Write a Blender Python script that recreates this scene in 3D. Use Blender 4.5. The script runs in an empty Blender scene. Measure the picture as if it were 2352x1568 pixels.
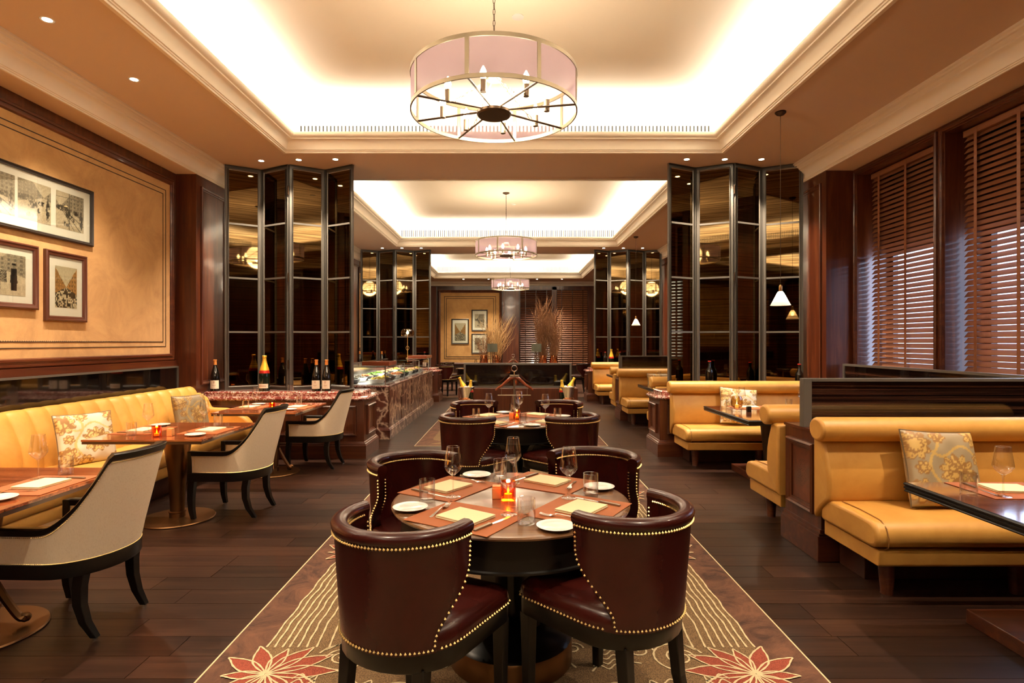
import bpy, bmesh, math, random
import numpy as np
from math import sin, cos, pi, radians as R
random.seed(7); rng = np.random.default_rng(7)
sc = bpy.context.scene
COL = sc.collection
# ---------------------------------------------------------------- camera
cam_d = bpy.data.cameras.new('camera'); cam = bpy.data.objects.new('camera', cam_d); COL.objects.link(cam)
cam.location = (0, 0, 1.5); cam.rotation_euler = (pi/2, 0, 0)
cam_d.sensor_width = 36; cam_d.lens = 36*1330/2352; cam_d.shift_x = 3/2352; cam_d.shift_y = 2/2352
cam_d.clip_end = 200
sc.camera = cam
# ---------------------------------------------------------------- world, colour
sc.view_settings.view_transform = 'Standard'; sc.view_settings.look = 'None'
sc.view_settings.gamma = 1; sc.view_settings.use_curve_mapping = False
sc.view_settings.exposure = 1.1
w = bpy.data.worlds.new('world'); sc.world = w; w.use_nodes = True
bg = w.node_tree.nodes['Background']; bg.inputs[0].default_value = (0.48, 0.66, 1.0, 1); bg.inputs[1].default_value = 2.4
sc.cycles.max_bounces = 8; sc.cycles.diffuse_bounces = 4; sc.cycles.glossy_bounces = 4
sc.cycles.transmission_bounces = 6; sc.cycles.transparent_max_bounces = 24
sc.cycles.caustics_reflective = False; sc.cycles.caustics_refractive = False
sc.cycles.sample_clamp_indirect = 6
# ---------------------------------------------------------------- lights of the room
WARM = (1.0, 0.79, 0.56); COVE = (1.0, 0.99, 0.95)
def area(name, loc, sx, sy, power, col, rot=(0, 0, 0), spread=pi):
    l = bpy.data.lights.new(name, 'AREA'); l.shape = 'RECTANGLE'; l.size = sx; l.size_y = sy
    l.energy = power; l.color = col; l.spread = spread
    o = bpy.data.objects.new(name, l); o.location = loc; o.rotation_euler = rot; COL.objects.link(o); return o
def spot(name, loc, power, col=WARM, ang=95, blend=.7, rad=.035, rot=(0, 0, 0)):
    l = bpy.data.lights.new(name, 'SPOT'); l.energy = power; l.color = col; l.spot_size = R(ang); l.spot_blend = blend
    l.shadow_soft_size = rad; o = bpy.data.objects.new(name, l); o.location = loc; o.rotation_euler = rot
    COL.objects.link(o); return o
def point(name, loc, power, col=WARM, rad=.05):
    l = bpy.data.lights.new(name, 'POINT'); l.energy = power; l.color = col; l.shadow_soft_size = rad
    o = bpy.data.objects.new(name, l); o.location = loc; COL.objects.link(o); return o
PITCH = 7.12
CX0, CX1 = -2.84, 2.67                       # coffer opening
COFF = [(1.42+PITCH*k, 7.30+PITCH*k) for k in (-1, 0, 1, 2)]
ZS = 3.90                                    # soffit height
for (a, b) in COFF:                          # warm white strips hidden behind the cove lip, shining up
    m = (a+b)/2; zl = ZS+.16; pw = 54
    area('cove_light', (CX0+.02, m, zl), .10, b-a-.3, pw, COVE, (pi, 0, 0))
    area('cove_light', (CX1-.02, m, zl), .10, b-a-.3, pw, COVE, (pi, 0, 0))
    area('cove_light', ((CX0+CX1)/2, b-.02, zl), CX1-CX0-.3, .10, pw*.9, COVE, (pi, 0, 0))
    area('cove_light', ((CX0+CX1)/2, a+.02, zl), CX1-CX0-.3, .10, pw*.9, COVE, (pi, 0, 0))
DOWN = [(-3.45, 4.31), (-3.44, 5.29), (-3.44, 3.2), (-3.44, 2.1), (3.35, 3.3), (3.35, 2.1),
        (-3.3, 7.66), (-2.79, 7.62), (-2.3, 7.6), (2.31, 7.6), (2.81, 7.6), (3.29, 7.6),
        (-3.27, 14.75), (-2.77, 14.75), (-2.28, 14.75), (2.37, 14.75), (2.87, 14.75), (3.36, 14.75), (3.86, 14.75),
        (-1.79, 22.0), (-.84, 22.0), (1.0, 22.0), (1.95, 22.0), (-3.3, 11.5), (3.3, 11.5), (-.6, 7.9), (.6, 7.9), (-1, 15), (1, 15), (-1.2, .8), (1.2, .8), (-3.4,18.5),(3.4,18.5)]
for i, (x, y) in enumerate(DOWN):
    spot('downlight_beam', (x, y, ZS-.03), 150 if y < 8 else 150, ang=100 if abs(x) > 3.3 and y < 7 else 84)
area('daylight', (5.6, 5.8, 2.0), 3.0, 1.6, 110, (.55, .68, 1.0), (0, pi/2, 0))
# ---------------------------------------------------------------- mesh helpers
class MB:
    def __init__(s): s.v = []; s.f = []; s.mi = []
    def add(s, vs, fs, m=0):
        n = len(s.v); s.v += [tuple(p) for p in vs]; s.f += [tuple(i+n for i in f) for f in fs]; s.mi += [m]*len(fs); return n
    def box(s, x0, x1, y0, y1, z0, z1, m=0):
        s.add([(x0,y0,z0),(x1,y0,z0),(x1,y1,z0),(x0,y1,z0),(x0,y0,z1),(x1,y0,z1),(x1,y1,z1),(x0,y1,z1)],
              [(0,3,2,1),(4,5,6,7),(0,1,5,4),(1,2,6,5),(2,3,7,6),(3,0,4,7)], m); return s
    def loft(s, rings, closed=True, cap=True, m=0, loop=False):
        n = len(rings[0]); vs = [p for r in rings for p in r]; fs = []
        K = len(rings)
        for k in range(K if loop else K-1):
            k2 = (k+1) % K
            for i in range(n if closed else n-1):
                j = (i+1) % n; fs.append((k*n+i, k*n+j, k2*n+j, k2*n+i))
        if cap and closed and not loop:
            fs.append(tuple(range(n-1, -1, -1))); fs.append(tuple(range((K-1)*n, K*n)))
        s.add(vs, fs, m); return s
    def lathe(s, prof, n=24, c=(0,0,0), cap=True, m=0):
        return s.loft([[(c[0]+r*cos(2*pi*i/n), c[1]+r*sin(2*pi*i/n), c[2]+z) for i in range(n)] for r, z in prof], True, cap, m)
    def cyl(s, c, r, h, n=20, m=0, r2=None):
        return s.lathe([(r,0),(r if r2 is None else r2,h)], n, c, True, m)
    def tube(s, pts, r, n=8, loop=False, m=0, flat=None):
        P = [np.array(p, float) for p in pts]; K = len(P); rings = []
        rs = r if isinstance(r, (list, tuple)) else [r]*K
        up = np.array((0,0,1.))
        prev = None
        for k in range(K):
            a = P[(k-1) % K] if (loop or k > 0) else P[0]; b = P[(k+1) % K] if (loop or k < K-1) else P[-1]
            t = b-a; t = t/(np.linalg.norm(t)+1e-9)
            if prev is None:
                u = np.cross(t, up)
                if np.linalg.norm(u) < 1e-3: u = np.cross(t, (0,1.,0))
            else: u = prev - t*np.dot(prev, t)
            u /= np.linalg.norm(u)+1e-9; prev = u; v = np.cross(t, u)
            fu, fv = flat if flat else (1, 1)
            rings.append([tuple(P[k]+rs[k]*(fu*u*cos(2*pi*i/n)+fv*v*sin(2*pi*i/n))) for i in range(n)])
        return s.loft(rings, True, True, m, loop)
    def rect(s, prof, x0, x1, y0, y1, m=0, cap=False):      # mitred rectangular moulding: prof = (inset, height)
        return s.loft([[(x0+o,y0+o,z),(x1-o,y0+o,z),(x1-o,y1-o,z),(x0+o,y1-o,z)] for o, z in prof], True, cap, m)
    def prism(s, poly, a, b, axis='x', m=0):                # poly in the other two axes
        def q(p, t): return {'x':(t,p[0],p[1]), 'y':(p[0],t,p[1]), 'z':(p[0],p[1],t)}[axis]
        return s.loft([[q(p,a) for p in poly],[q(p,b) for p in poly]], True, True, m)
    def ball(s, c, r, n=8, k=5, sz=1, m=0):
        return s.lathe([(max(r*sin(pi*i/k),1e-4), -r*sz*cos(pi*i/k)) for i in range(k+1)], n, c, False, m)
    def nail(s, c, r):
        x, y, z = c; s.add([(x+r,y,z),(x,y+r,z),(x-r,y,z),(x,y-r,z),(x,y,z+r),(x,y,z-r)],
                           [(0,1,4),(1,2,4),(2,3,4),(3,0,4),(1,0,5),(2,1,5),(3,2,5),(0,3,5)]); return s
    def map(s, fn, start=0):
        s.v[start:] = [tuple(fn(*p)) for p in s.v[start:]]; return s
    def grid(s, fn, nu, nv, m=0, cu=False):
        vs = [fn(i/nu, j/nv) for j in range(nv+1) for i in range(nu+1)]
        s.add(vs, [(j*(nu+1)+i, j*(nu+1)+i+1, (j+1)*(nu+1)+i+1, (j+1)*(nu+1)+i) for j in range(nv) for i in range(nu)], m); return s
def mesh(name, mb, mats, smooth=35, fix=True):
    me = bpy.data.meshes.new(name); me.from_pydata(mb.v, [], mb.f)
    for m in (mats if isinstance(mats, (list, tuple)) else [mats]): me.materials.append(m)
    if any(mb.mi): me.polygons.foreach_set('material_index', mb.mi)
    if fix:
        bm = bmesh.new(); bm.from_mesh(me); bmesh.ops.recalc_face_normals(bm, faces=bm.faces); bm.to_mesh(me); bm.free()
    if smooth:
        me.polygons.foreach_set('use_smooth', [True]*len(me.polygons)); me.set_sharp_from_angle(angle=R(smooth))
    me.update(); return me
def link(name, me, parent=None, loc=(0,0,0), rz=0, rot=None):
    o = bpy.data.objects.new(name, me); COL.objects.link(o); o.location = loc
    o.rotation_euler = rot if rot else (0, 0, rz)
    if parent: o.parent = parent
    return o
def obj(name, mb, mat, parent=None, smooth=35, bevel=0, loc=(0,0,0), rz=0, seg=2, stuff=False, world=False, fix=True, label=None, rot=None):
    if world and parent:
        px, py, pz = parent.location; mb.map(lambda x, y, z: (x-px, y-py, z-pz))
    o = link(name, mesh(name, mb, mat, smooth, fix), parent, loc, rz, rot)
    if bevel:
        md = o.modifiers.new('bevel', 'BEVEL'); md.width = bevel; md.segments = seg; md.limit_method = 'ANGLE'; md.angle_limit = R(40)
    if stuff: o['kind'] = 'stuff'
    if label: o['label'] = label
    return o
def tag(o, label, cat, group=None, kind=None):
    o['label'] = label; o['category'] = cat
    if group: o['group'] = group
    if kind: o['kind'] = kind
    return o
def thing(name, label, cat, loc=(0,0,0), rz=0, group=None, rot=None):
    o = bpy.data.objects.new(name, None); COL.objects.link(o); o.empty_display_size = .05
    o.location = loc; o.rotation_euler = rot if rot else (0, 0, rz)
    return tag(o, label, cat, group)
def struct(name, mb, mat, smooth=None, parent=None, bevel=0, fix=True):
    o = obj(name, mb, mat, parent, smooth, bevel, fix=fix)
    if not parent: o['kind'] = 'structure'
    return o
KIDS = {}
def dup(root, loc, rz, label, group=None):
    """copy a thing with its parts and their sub-parts, sharing mesh data"""
    def cp(o, par):
        c = o.copy(); COL.objects.link(c)
        if par: c.parent = par
        for ch in KIDS.get(o.name) or list(o.children): cp(ch, c)
        return c
    r = cp(root, None); r.location = loc; r.rotation_euler = (0, 0, rz); r['label'] = label
    if group: r['group'] = group
    return r
class Proto:
    """first call moves the built thing itself, later calls copy it"""
    def __init__(s, builder, cat, group=None): s.b = builder; s.cat = cat; s.g = group; s.r = None
    def __call__(s, loc, rz, label, group=None):
        if s.r is None:
            s.r = s.b(); tag(s.r, label, s.cat, group or s.g); s.r.location = loc; s.r.rotation_euler = (0,0,rz); return s.r
        return dup(s.r, loc, rz, label, group or s.g)
# ---------------------------------------------------------------- materials
def mat(name, col=(.5,.5,.5), rough=.5, metal=0, coat=0, spec=.5, sheen=0, trans=0, emit=None, es=0, ior=1.5):
    m = bpy.data.materials.new(name); m.use_nodes = True; b = m.node_tree.nodes['Principled BSDF']
    b.inputs['Base Color'].default_value = (*col, 1); b.inputs['Roughness'].default_value = rough
    b.inputs['Metallic'].default_value = metal; b.inputs['Coat Weight'].default_value = coat
    b.inputs['Specular IOR Level'].default_value = spec; b.inputs['Sheen Weight'].default_value = sheen
    b.inputs['Transmission Weight'].default_value = trans; b.inputs['IOR'].default_value = ior
    b.inputs['Coat Roughness'].default_value = .08
    if emit: b.inputs['Emission Color'].default_value = (*emit, 1); b.inputs['Emission Strength'].default_value = es
    return m
class N:
    def __init__(s, m): s.m = m; s.t = m.node_tree; s.b = s.t.nodes['Principled BSDF']
    def n(s, typ, **k):
        x = s.t.nodes.new(typ)
        for a, v in k.items(): setattr(x, a, v)
        return x
    def l(s, a, b): s.t.links.new(a, b)
    def coord(s, scale=(1,1,1), which='Object'):
        c = s.n('ShaderNodeTexCoord'); mp = s.n('ShaderNodeMapping'); mp.inputs['Scale'].default_value = scale
        s.l(c.outputs[which], mp.inputs[0]); return mp.outputs[0]
    def noise(s, vec, scale=5, detail=4, rough=.6, dist=0):
        x = s.n('ShaderNodeTexNoise'); x.inputs['Scale'].default_value = scale; x.inputs['Detail'].default_value = detail
        x.inputs['Roughness'].default_value = rough; x.inputs['Distortion'].default_value = dist
        s.l(vec, x.inputs['Vector']); return x.outputs[0]
    def ramp(s, fac, stops):
        x = s.n('ShaderNodeValToRGB'); cr = x.color_ramp
        while len(cr.elements) < len(stops): cr.elements.new(.5)
        for e, (p, c) in zip(cr.elements, stops): e.position = p; e.color = (*c, 1)
        s.l(fac, x.inputs[0]); return x.outputs[0]
    def bump(s, fac, strength=.2, dist=.005):
        x = s.n('ShaderNodeBump'); x.inputs['Strength'].default_value = strength; x.inputs['Distance'].default_value = dist
        s.l(fac, x.inputs['Height']); s.l(x.outputs[0], s.b.inputs['Normal']); return x
    def col(s, c): s.l(c, s.b.inputs['Base Color'])
    def mix(s, f, a, b):
        x = s.n('ShaderNodeMix', data_type='RGBA')
        if isinstance(f, float): x.inputs[0].default_value = f
        else: s.l(f, x.inputs[0])
        for v, i in ((a, 6), (b, 7)):
            if isinstance(v, tuple): x.inputs[i].default_value = (*v, 1)
            else: s.l(v, x.inputs[i])
        return x.outputs[2]
def wood(name, c1, c2, scale, rough=.35, coat=.3, nscale=1.0, c3=None, rnd=False, bump=.08, spec=.5):
    m = mat(name, c1, rough, coat=coat, spec=spec); q = N(m); v = q.coord(scale)
    if rnd:
        oi = q.n('ShaderNodeObjectInfo'); ad = q.n('ShaderNodeVectorMath', operation='ADD'); sx = q.n('ShaderNodeVectorMath', operation='SCALE')
        gi = q.n('ShaderNodeNewGeometry'); mt = q.n('ShaderNodeMath', operation='ADD')
        q.l(oi.outputs['Random'], mt.inputs[0]); q.l(gi.outputs['Random Per Island'], mt.inputs[1])
        cb = q.n('ShaderNodeCombineXYZ'); q.l(mt.outputs[0], cb.inputs[0]); q.l(mt.outputs[0], cb.inputs[1]); q.l(mt.outputs[0], cb.inputs[2])
        q.l(cb.outputs[0], sx.inputs[0]); sx.inputs['Scale'].default_value = 37
        q.l(v, ad.inputs[0]); q.l(sx.outputs[0], ad.inputs[1]); v = ad.outputs[0]
    f = q.noise(v, nscale, 6, .65, .6); st = [(.3, c1), (.7, c2)]
    if c3: st = [(.28, c3), (.5, c1), (.72, c2)]
    c = q.ramp(f, st)
    if rnd:
        fr = q.n('ShaderNodeMath', operation='FRACT'); q.l(mt.outputs[0], fr.inputs[0])
        mr = q.n('ShaderNodeMapRange'); mr.inputs[3].default_value = .6; mr.inputs[4].default_value = 1.35; q.l(fr.outputs[0], mr.inputs[0])
        hs = q.n('ShaderNodeHueSaturation'); q.l(mr.outputs[0], hs.inputs['Value']); q.l(c, hs.inputs['Color']); c = hs.outputs[0]
    q.col(c); q.bump(f, bump, .003); return m
MV = wood('mahogany_vertical', (.085,.020,.007), (.16,.045,.014), (14,14,.9), c3=(.045,.010,.005))
MX = wood('mahogany_across', (.085,.020,.007), (.16,.045,.014), (.9,14,14), c3=(.045,.010,.005))
MY = wood('mahogany_along', (.085,.020,.007), (.16,.045,.014), (14,.9,14), c3=(.045,.010,.005))
MD = wood('mahogany_dark', (.030,.010,.006), (.055,.017,.009), (14,14,.9))
FLOORW = wood('dark_oak', (.027,.011,.0065), (.052,.022,.012), (1.2,22,22), rough=.36, coat=0, spec=.28, c3=(.014,.006,.004), rnd=True, bump=.25)
MACA = wood('macassar', (.30,.075,.022), (.46,.145,.042), (1.0,34,34), rough=.12, coat=.7, c3=(.05,.012,.005), bump=.01)
MACD = wood('macassar_dark', (.10,.028,.014), (.19,.06,.028), (1.0,30,30), rough=.1, coat=.8, c3=(.02,.007,.004), bump=.01)
RTOP = wood('round_top_veneer', (.15,.07,.03), (.24,.12,.05), (2.0,16,16), rough=.24, coat=.25, c3=(.09,.04,.018), bump=.01)
SLAT = wood('blind_slat', (.21,.075,.032), (.31,.12,.052), (14,2,14), rough=.4, coat=.1, bump=.03)
BURR = wood('burr', (.10,.022,.008), (.17,.04,.013), (9,9,9), c3=(.05,.010,.005))
LACQ = mat('black_lacquer', (.006,.005,.004), .28, spec=.35)
PLAS = mat('cream_paint_shaded', (.74,.58,.45), .9); PLAS_LIT = mat('cream_paint_lit', (.90,.80,.65), .7); COVEP = mat('cove_paint', (.80,.70,.56), .9)  # same cream paint: shade put into the soffit colour, light into the cornice
SLOT = mat('slot_dark', (.02,.018,.015), .9)
def suede():
    m = mat('suede_wall', (.5,.27,.09), .85, sheen=.3); q = N(m); v = q.coord((1,1,1))
    f = q.noise(v, 2.2, 8, .72, .8); q.col(q.ramp(f, [(.3,(.40,.205,.06)),(.52,(.54,.30,.10)),(.75,(.63,.37,.13))])); q.bump(q.noise(v, 60, 3), .15, .002); return m
SUEDE = suede()
def leather(name, a, b, rough=.45, coat=.0, bs=.12):
    m = mat(name, a, rough, coat=coat); q = N(m); v = q.coord(); f = q.noise(v, 3.5, 6, .65, .4)
    q.col(q.ramp(f, [(.3,a),(.7,b)])); vo = q.n('ShaderNodeTexVoronoi'); vo.inputs['Scale'].default_value = 260; q.l(v, vo.inputs[0]); q.bump(vo.outputs[0], bs, .001); return m
YEL = leather('tan_leather', (.53,.255,.048), (.65,.345,.078), .45)
BURG = leather('oxblood_leather', (.030,.0042,.003), (.048,.0065,.0045), .27, .08, .05); BURG.node_tree.nodes['Principled BSDF'].inputs['Specular IOR Level'].default_value = .4
MATL = leather('placemat_leather', (.30,.088,.026), (.36,.112,.036), .65); MATL.node_tree.nodes['Principled BSDF'].inputs['Specular IOR Level'].default_value = .25
def linen():
    m = mat('linen', (.55,.44,.30), .9); q = N(m)
    f1 = q.noise(q.coord((40,320,320)), 1, 1); f2 = q.noise(q.coord((320,320,40)), 1, 1)
    mt = q.n('ShaderNodeMath', operation='ADD'); q.l(f1, mt.inputs[0]); q.l(f2, mt.inputs[1])
    q.col(q.ramp(mt.outputs[0], [(.6,(.78,.62,.42)),(1.2,(.90,.75,.55))])); q.bump(mt.outputs[0], .2, .001); return m
LINEN = linen()
FRAMEM = mat('bronze_grey_metal', (.14,.13,.115), .45, .35); METD = mat('dark_bronze', (.08,.05,.03), .4, .8)
BRZ = mat('aged_brass', (.22,.11,.045), .38, .9); BRASS = mat('brass', (.75,.50,.20), .3, 1); GOLDN = mat('brass_nail', (.72,.52,.22), .3, 1)
CHAMP = mat('satin_nickel', (.26,.21,.145), .38, .8); STEEL = mat('steel', (.75,.74,.72), .18, 1); COPPER = mat('copper', (.62,.24,.10), .22, 1)
def lined(name, a, b, rough, metal, sc_, coat=0):
    m = mat(name, a, rough, metal, coat=coat); q = N(m); q.col(q.ramp(q.noise(q.coord(sc_), 1, 3, .8), [(.42, a), (.60, b)])); return m
MIRR = lined('bronze_mirror', (.065,.041,.018), (.19,.125,.055), .03, 1, (.4,.4,42)); BGLASS = mat('black_glass', (.004,.003,.003), .03, coat=1)
def stripes_glass():
    m = mat('ribbed_black_glass', (.008,.005,.004), .05, coat=1); q = N(m); q.col(q.ramp(q.noise(q.coord((.25,.25,75)), 1, 2, .7), [(.48, (.003,.002,.002)), (.62, (.060,.024,.014))]))
    wv = q.n('ShaderNodeTexWave', bands_direction='Z'); wv.inputs['Scale'].default_value = 24; q.l(q.coord(), wv.inputs[0]); q.bump(wv.outputs[0], .05, .001); return m
RGLASS = stripes_glass()
def marble(name, base, mid, vein, sc_=3.5, rough=.12):
    m = mat(name, base, rough, coat=.5); q = N(m); v = q.coord(); n1 = q.noise(v, sc_, 8, .7, 1.6)
    vo = q.n('ShaderNodeTexVoronoi', feature='DISTANCE_TO_EDGE'); vo.inputs['Scale'].default_value = sc_*2.2
    mv = q.n('ShaderNodeMix', data_type='RGBA'); mv.inputs[0].default_value = .35; q.l(v, mv.inputs[6])
    nc = q.n('ShaderNodeTexNoise'); nc.inputs['Scale'].default_value = sc_*1.5; nc.inputs['Detail'].default_value = 5; q.l(v, nc.inputs[0]); q.l(nc.outputs['Color'], mv.inputs[7]); q.l(mv.outputs[2], vo.inputs[0])
    r1 = q.ramp(n1, [(.35, base), (.6, mid)]); r2 = q.ramp(vo.outputs[0], [(0, (1,1,1)), (.07, (.25,.25,.25)), (.12, (0,0,0))])
    q.col(q.mix(r2, r1, vein)); return m
MARR = marble('red_marble', (.13,.022,.018), (.26,.06,.045), (.72,.56,.48), 6)
MARD = marble('dark_marble', (.05,.012,.009), (.15,.045,.028), (.66,.46,.33), 2.6, .3)
def glass(name, tint=(1,1,1), gloss=.09, rough=.0, k=1.0):
    m = bpy.data.materials.new(name); m.use_nodes = True; t = m.node_tree; t.nodes.clear()
    o = t.nodes.new('ShaderNodeOutputMaterial'); mx = t.nodes.new('ShaderNodeMixShader'); tr = t.nodes.new('ShaderNodeBsdfTransparent')
    gl = t.nodes.new('ShaderNodeBsdfGlossy'); lw = t.nodes.new('ShaderNodeLayerWeight'); mr = t.nodes.new('ShaderNodeMapRange')
    tr.inputs[0].default_value = (*tint, 1); gl.inputs['Roughness'].default_value = rough; lw.inputs[0].default_value = .35
    mr.inputs[3].default_value = gloss; mr.inputs[4].default_value = .6*k
    t.links.new(lw.outputs['Facing'], mr.inputs[0]); t.links.new(mr.outputs[0], mx.inputs[0])
    t.links.new(tr.outputs[0], mx.inputs[1]); t.links.new(gl.outputs[0], mx.inputs[2]); t.links.new(mx.outputs[0], o.inputs[0]); return m
GLASS = glass('clear_glass', (.98,.98,.975), .065); PANEG = glass('pane_glass', (.96,.98,.97), .05, k=.6)
AMBER = glass('amber_glass', (1.0,.42,.08), .08); SMOKE = glass('smoked_amber_glass', (.75,.52,.22), .12)
def sheer(name, col, t, tl=.5):
    m = bpy.data.materials.new(name); m.use_nodes = True; tr_ = m.node_tree; tr_.nodes.clear()
    o = tr_.nodes.new('ShaderNodeOutputMaterial'); a = tr_.nodes.new('ShaderNodeMixShader'); b = tr_.nodes.new('ShaderNodeMixShader')
    T = tr_.nodes.new('ShaderNodeBsdfTransparent'); D = tr_.nodes.new('ShaderNodeBsdfDiffuse'); L = tr_.nodes.new('ShaderNodeBsdfTranslucent')
    D.inputs[0].default_value = (*col, 1); L.inputs[0].default_value = (*col, 1); a.inputs[0].default_value = tl; b.inputs[0].default_value = t
    k = tr_.links.new; k(D.outputs[0], a.inputs[1]); k(L.outputs[0], a.inputs[2]); k(a.outputs[0], b.inputs[1]); k(T.outputs[0], b.inputs[2]); k(b.outputs[0], o.inputs[0]); return m
SHADE = sheer('mauve_gauze', (.18,.125,.150), .28, .45)
LAMPSH = sheer('grey_green_shade', (.17,.18,.14), .0, .4); PLSH = sheer('frosted_shade', (.95,.85,.75), .2, .7)
CER = mat('white_china', (.82,.81,.79), .18, coat=.5); NAP = mat('napkin_cream', (.80,.68,.42), .9); CARD = mat('mount_board', (.95,.90,.78), .8)
def emis(name, col, s):
    m = mat(name, (0,0,0), 1); b = m.node_tree.nodes['Principled BSDF']; b.inputs['Emission Color'].default_value = (*col, 1); b.inputs['Emission Strength'].default_value = s; b.inputs['Specular IOR Level'].default_value = 0; return m
BULB = emis('lit_bulb', (1, .82, .55), 45); DLED = emis('lit_downlight', (1, .85, .6), 28); FLAME = emis('flame', (1, .62, .2), 14)
WAX = mat('candle_wax', (.9,.75,.5), .5, emit=(1,.5,.12), es=.8)
GREEN = mat('bottle_green', (.006,.014,.008), .08, coat=.6); BBLK = mat('bottle_black', (.006,.005,.004), .08, coat=.6)
FOILY = mat('foil_yellow', (.85,.55,.06), .35, .5); FOILO = mat('foil_orange', (.75,.30,.07), .4, .3); FOILR = mat('foil_red', (.55,.03,.02), .35, .3)
PAPER = mat('label_paper', (.80,.72,.58), .7); INK = mat('label_print', (.30,.12,.08), .7); BLKW = mat('black_frame_wood', (.018,.012,.009), .35, coat=.2)
HANG = mat('polished_red_wood', (.24,.055,.022), .25, coat=.4)
REDF = mat('brown_frame_wood', (.085,.024,.011), .35, coat=.3); PIPE = mat('piping', (.035,.018,.010), .6)
def vcol(name, rough=.7, coat=0):
    m = mat(name, (1,1,1), rough, coat=coat); q = N(m); a = q.n('ShaderNodeAttribute', attribute_name='Col'); q.col(a.outputs['Color']); return m
PRINT = vcol('photo_print', .35, .3)
def setcol(me, cols):
    at = me.color_attributes.new('Col', 'FLOAT_COLOR', 'POINT')
    a = np.ones((len(me.vertices), 4), np.float32); a[:, :3] = cols; at.data.foreach_set('color', a.ravel())
# ================================================================ THE SETTING
XL, XR = -4.28, 4.29; PL, PR = -4.02, 3.95; Y0, Y1 = -5.6, 23.0; ZN = 3.65
# floor: planks run across the room
fl = MB(); fl.box(-4.6, 5.2, Y0-.2, Y1+.3, -.08, -.012); FLOOR = struct('floor', fl, MD)
row, y = 0, Y0; nb = 0; far = MB(); PW = .186
protos = {}
while y < Y1:
    x = -4.5 - random.random()*1.6
    near = 2.05 < y < 6.2
    while x < 4.6:
        L = random.choice((1.2, 1.5, 1.8, 2.1)); a, b = max(x, -4.4), min(x+L, 4.4); x += L
        if b-a < .05: continue
        if near and nb < 290:
            key = round(b-a, 2)
            if key not in protos:
                m_ = MB(); l = key-.0035; d = PW-.003
                m_.box(-l/2, l/2, -d/2, d/2, -.012, 0); protos[key] = mesh('plank', m_, FLOORW, None)
            link('plank', protos[key], FLOOR, ((a+b)/2, y+PW/2, 0)); nb += 1
        elif y > -1 or row % 1 == 0:
            far.box(a+.0017, b-.0017, y+.0015, y+PW-.0015, -.012, 0)
    y += PW; row += 1
obj('plank', far, FLOORW, FLOOR, None, stuff=True, fix=True)

# ceiling: soffit with the coffer openings
c = MB(); TH = .012
c.box(PL, CX0, Y0, Y1, ZS, ZS+TH); c.box(CX1, PR, Y0, Y1, ZS, ZS+TH)
edges = [Y0] + [v for ab in COFF for v in ab] + [Y1]
for k in range(0, len(edges), 2): c.box(CX0, CX1, edges[k], edges[k+1], ZS, ZS+TH)
CEIL = struct('ceiling', c, PLAS)
cove_prof = [(-.03,3.9),(-.03,3.884),(.004,3.884),(.006,3.90),(.016,3.904),(.018,3.914),(.03,3.918)]
cove_prof += [(.03+.075*(1-cos(t*pi/2)), 3.918+.105*sin(t*pi/2)) for t in (.2,.4,.6,.8,1)]
cove_prof += [(.115,4.026),(.118,4.038),(.132,4.044),(.15,4.056),(.158,4.075),(.158,4.10),(.10,4.10),(.09,4.03),(-.36,4.02),(-.36,4.46)]
for k, (a, b) in enumerate(COFF):
    m_ = MB(); m_.rect(cove_prof, CX0, CX1, a, b)
    t = obj('trim_%d' % (k+1), m_, PLAS_LIT, None, 40); t['kind'] = 'structure'
    m_ = MB(); m_.box(CX0-.36, CX1+.36, a-.36, b+.36, 4.46, 4.48); t2 = struct('coffer_ceiling', m_, COVEP); t2.parent = t; del t2['kind']
    g = MB()
    for (yy, s) in ((b+.352, 1), (a-.352, -1)):
        x = CX0+.06
        while x < CX1-.05: g.box(x, x+.017, min(yy, yy+s*.01), max(yy, yy+s*.01), 4.17, 4.36); x += .049
    obj('vent_slot', g, SLOT, t, None, stuff=True)
    g = MB(); g.lathe([(.05,0),(.055,-.008),(0.001,-.012)], 16, (.15+CX0/2+CX1/2, (a+b)/2+.9, 4.46)); obj('smoke_detector', g, CER, t)
# bulkhead above the niches and the crown moulding on it
def crown(X, s):
    pr = [(0,3.65),(.016,3.65),(.016,3.664),(.024,3.668),(.024,3.676),(.034,3.68),(.034,3.70)]
    pr += [(.034+.055*(1-cos(t*pi/2)), 3.70+.10*sin(t*pi/2)) for t in (.2,.4,.6,.8,1)]
    pr += [(.098,3.806),(.098,3.822),(.112,3.83),(.12,3.85),(.135,3.856),(.135,3.874),(.15,3.882),(.15,3.90),(0,3.90)]
    return [(X+s*d, z) for d, z in pr]
m_ = MB(); m_.prism(crown(PL, 1), Y0, Y1, 'y'); struct('trim_5', m_, PLAS_LIT, 40)
m_ = MB(); m_.prism(crown(PR, -1), Y0, Y1, 'y'); struct('trim_6', m_, PLAS_LIT, 40)
m_ = MB(); m_.box(XL-.1, PL, Y0, Y1, ZN, ZS+.02); struct('trim_7', m_, PLAS)
m_ = MB(); m_.box(PR, XR+.6, Y0, Y1, ZN, ZS+.02); struct('trim_8', m_, PLAS)
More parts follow.
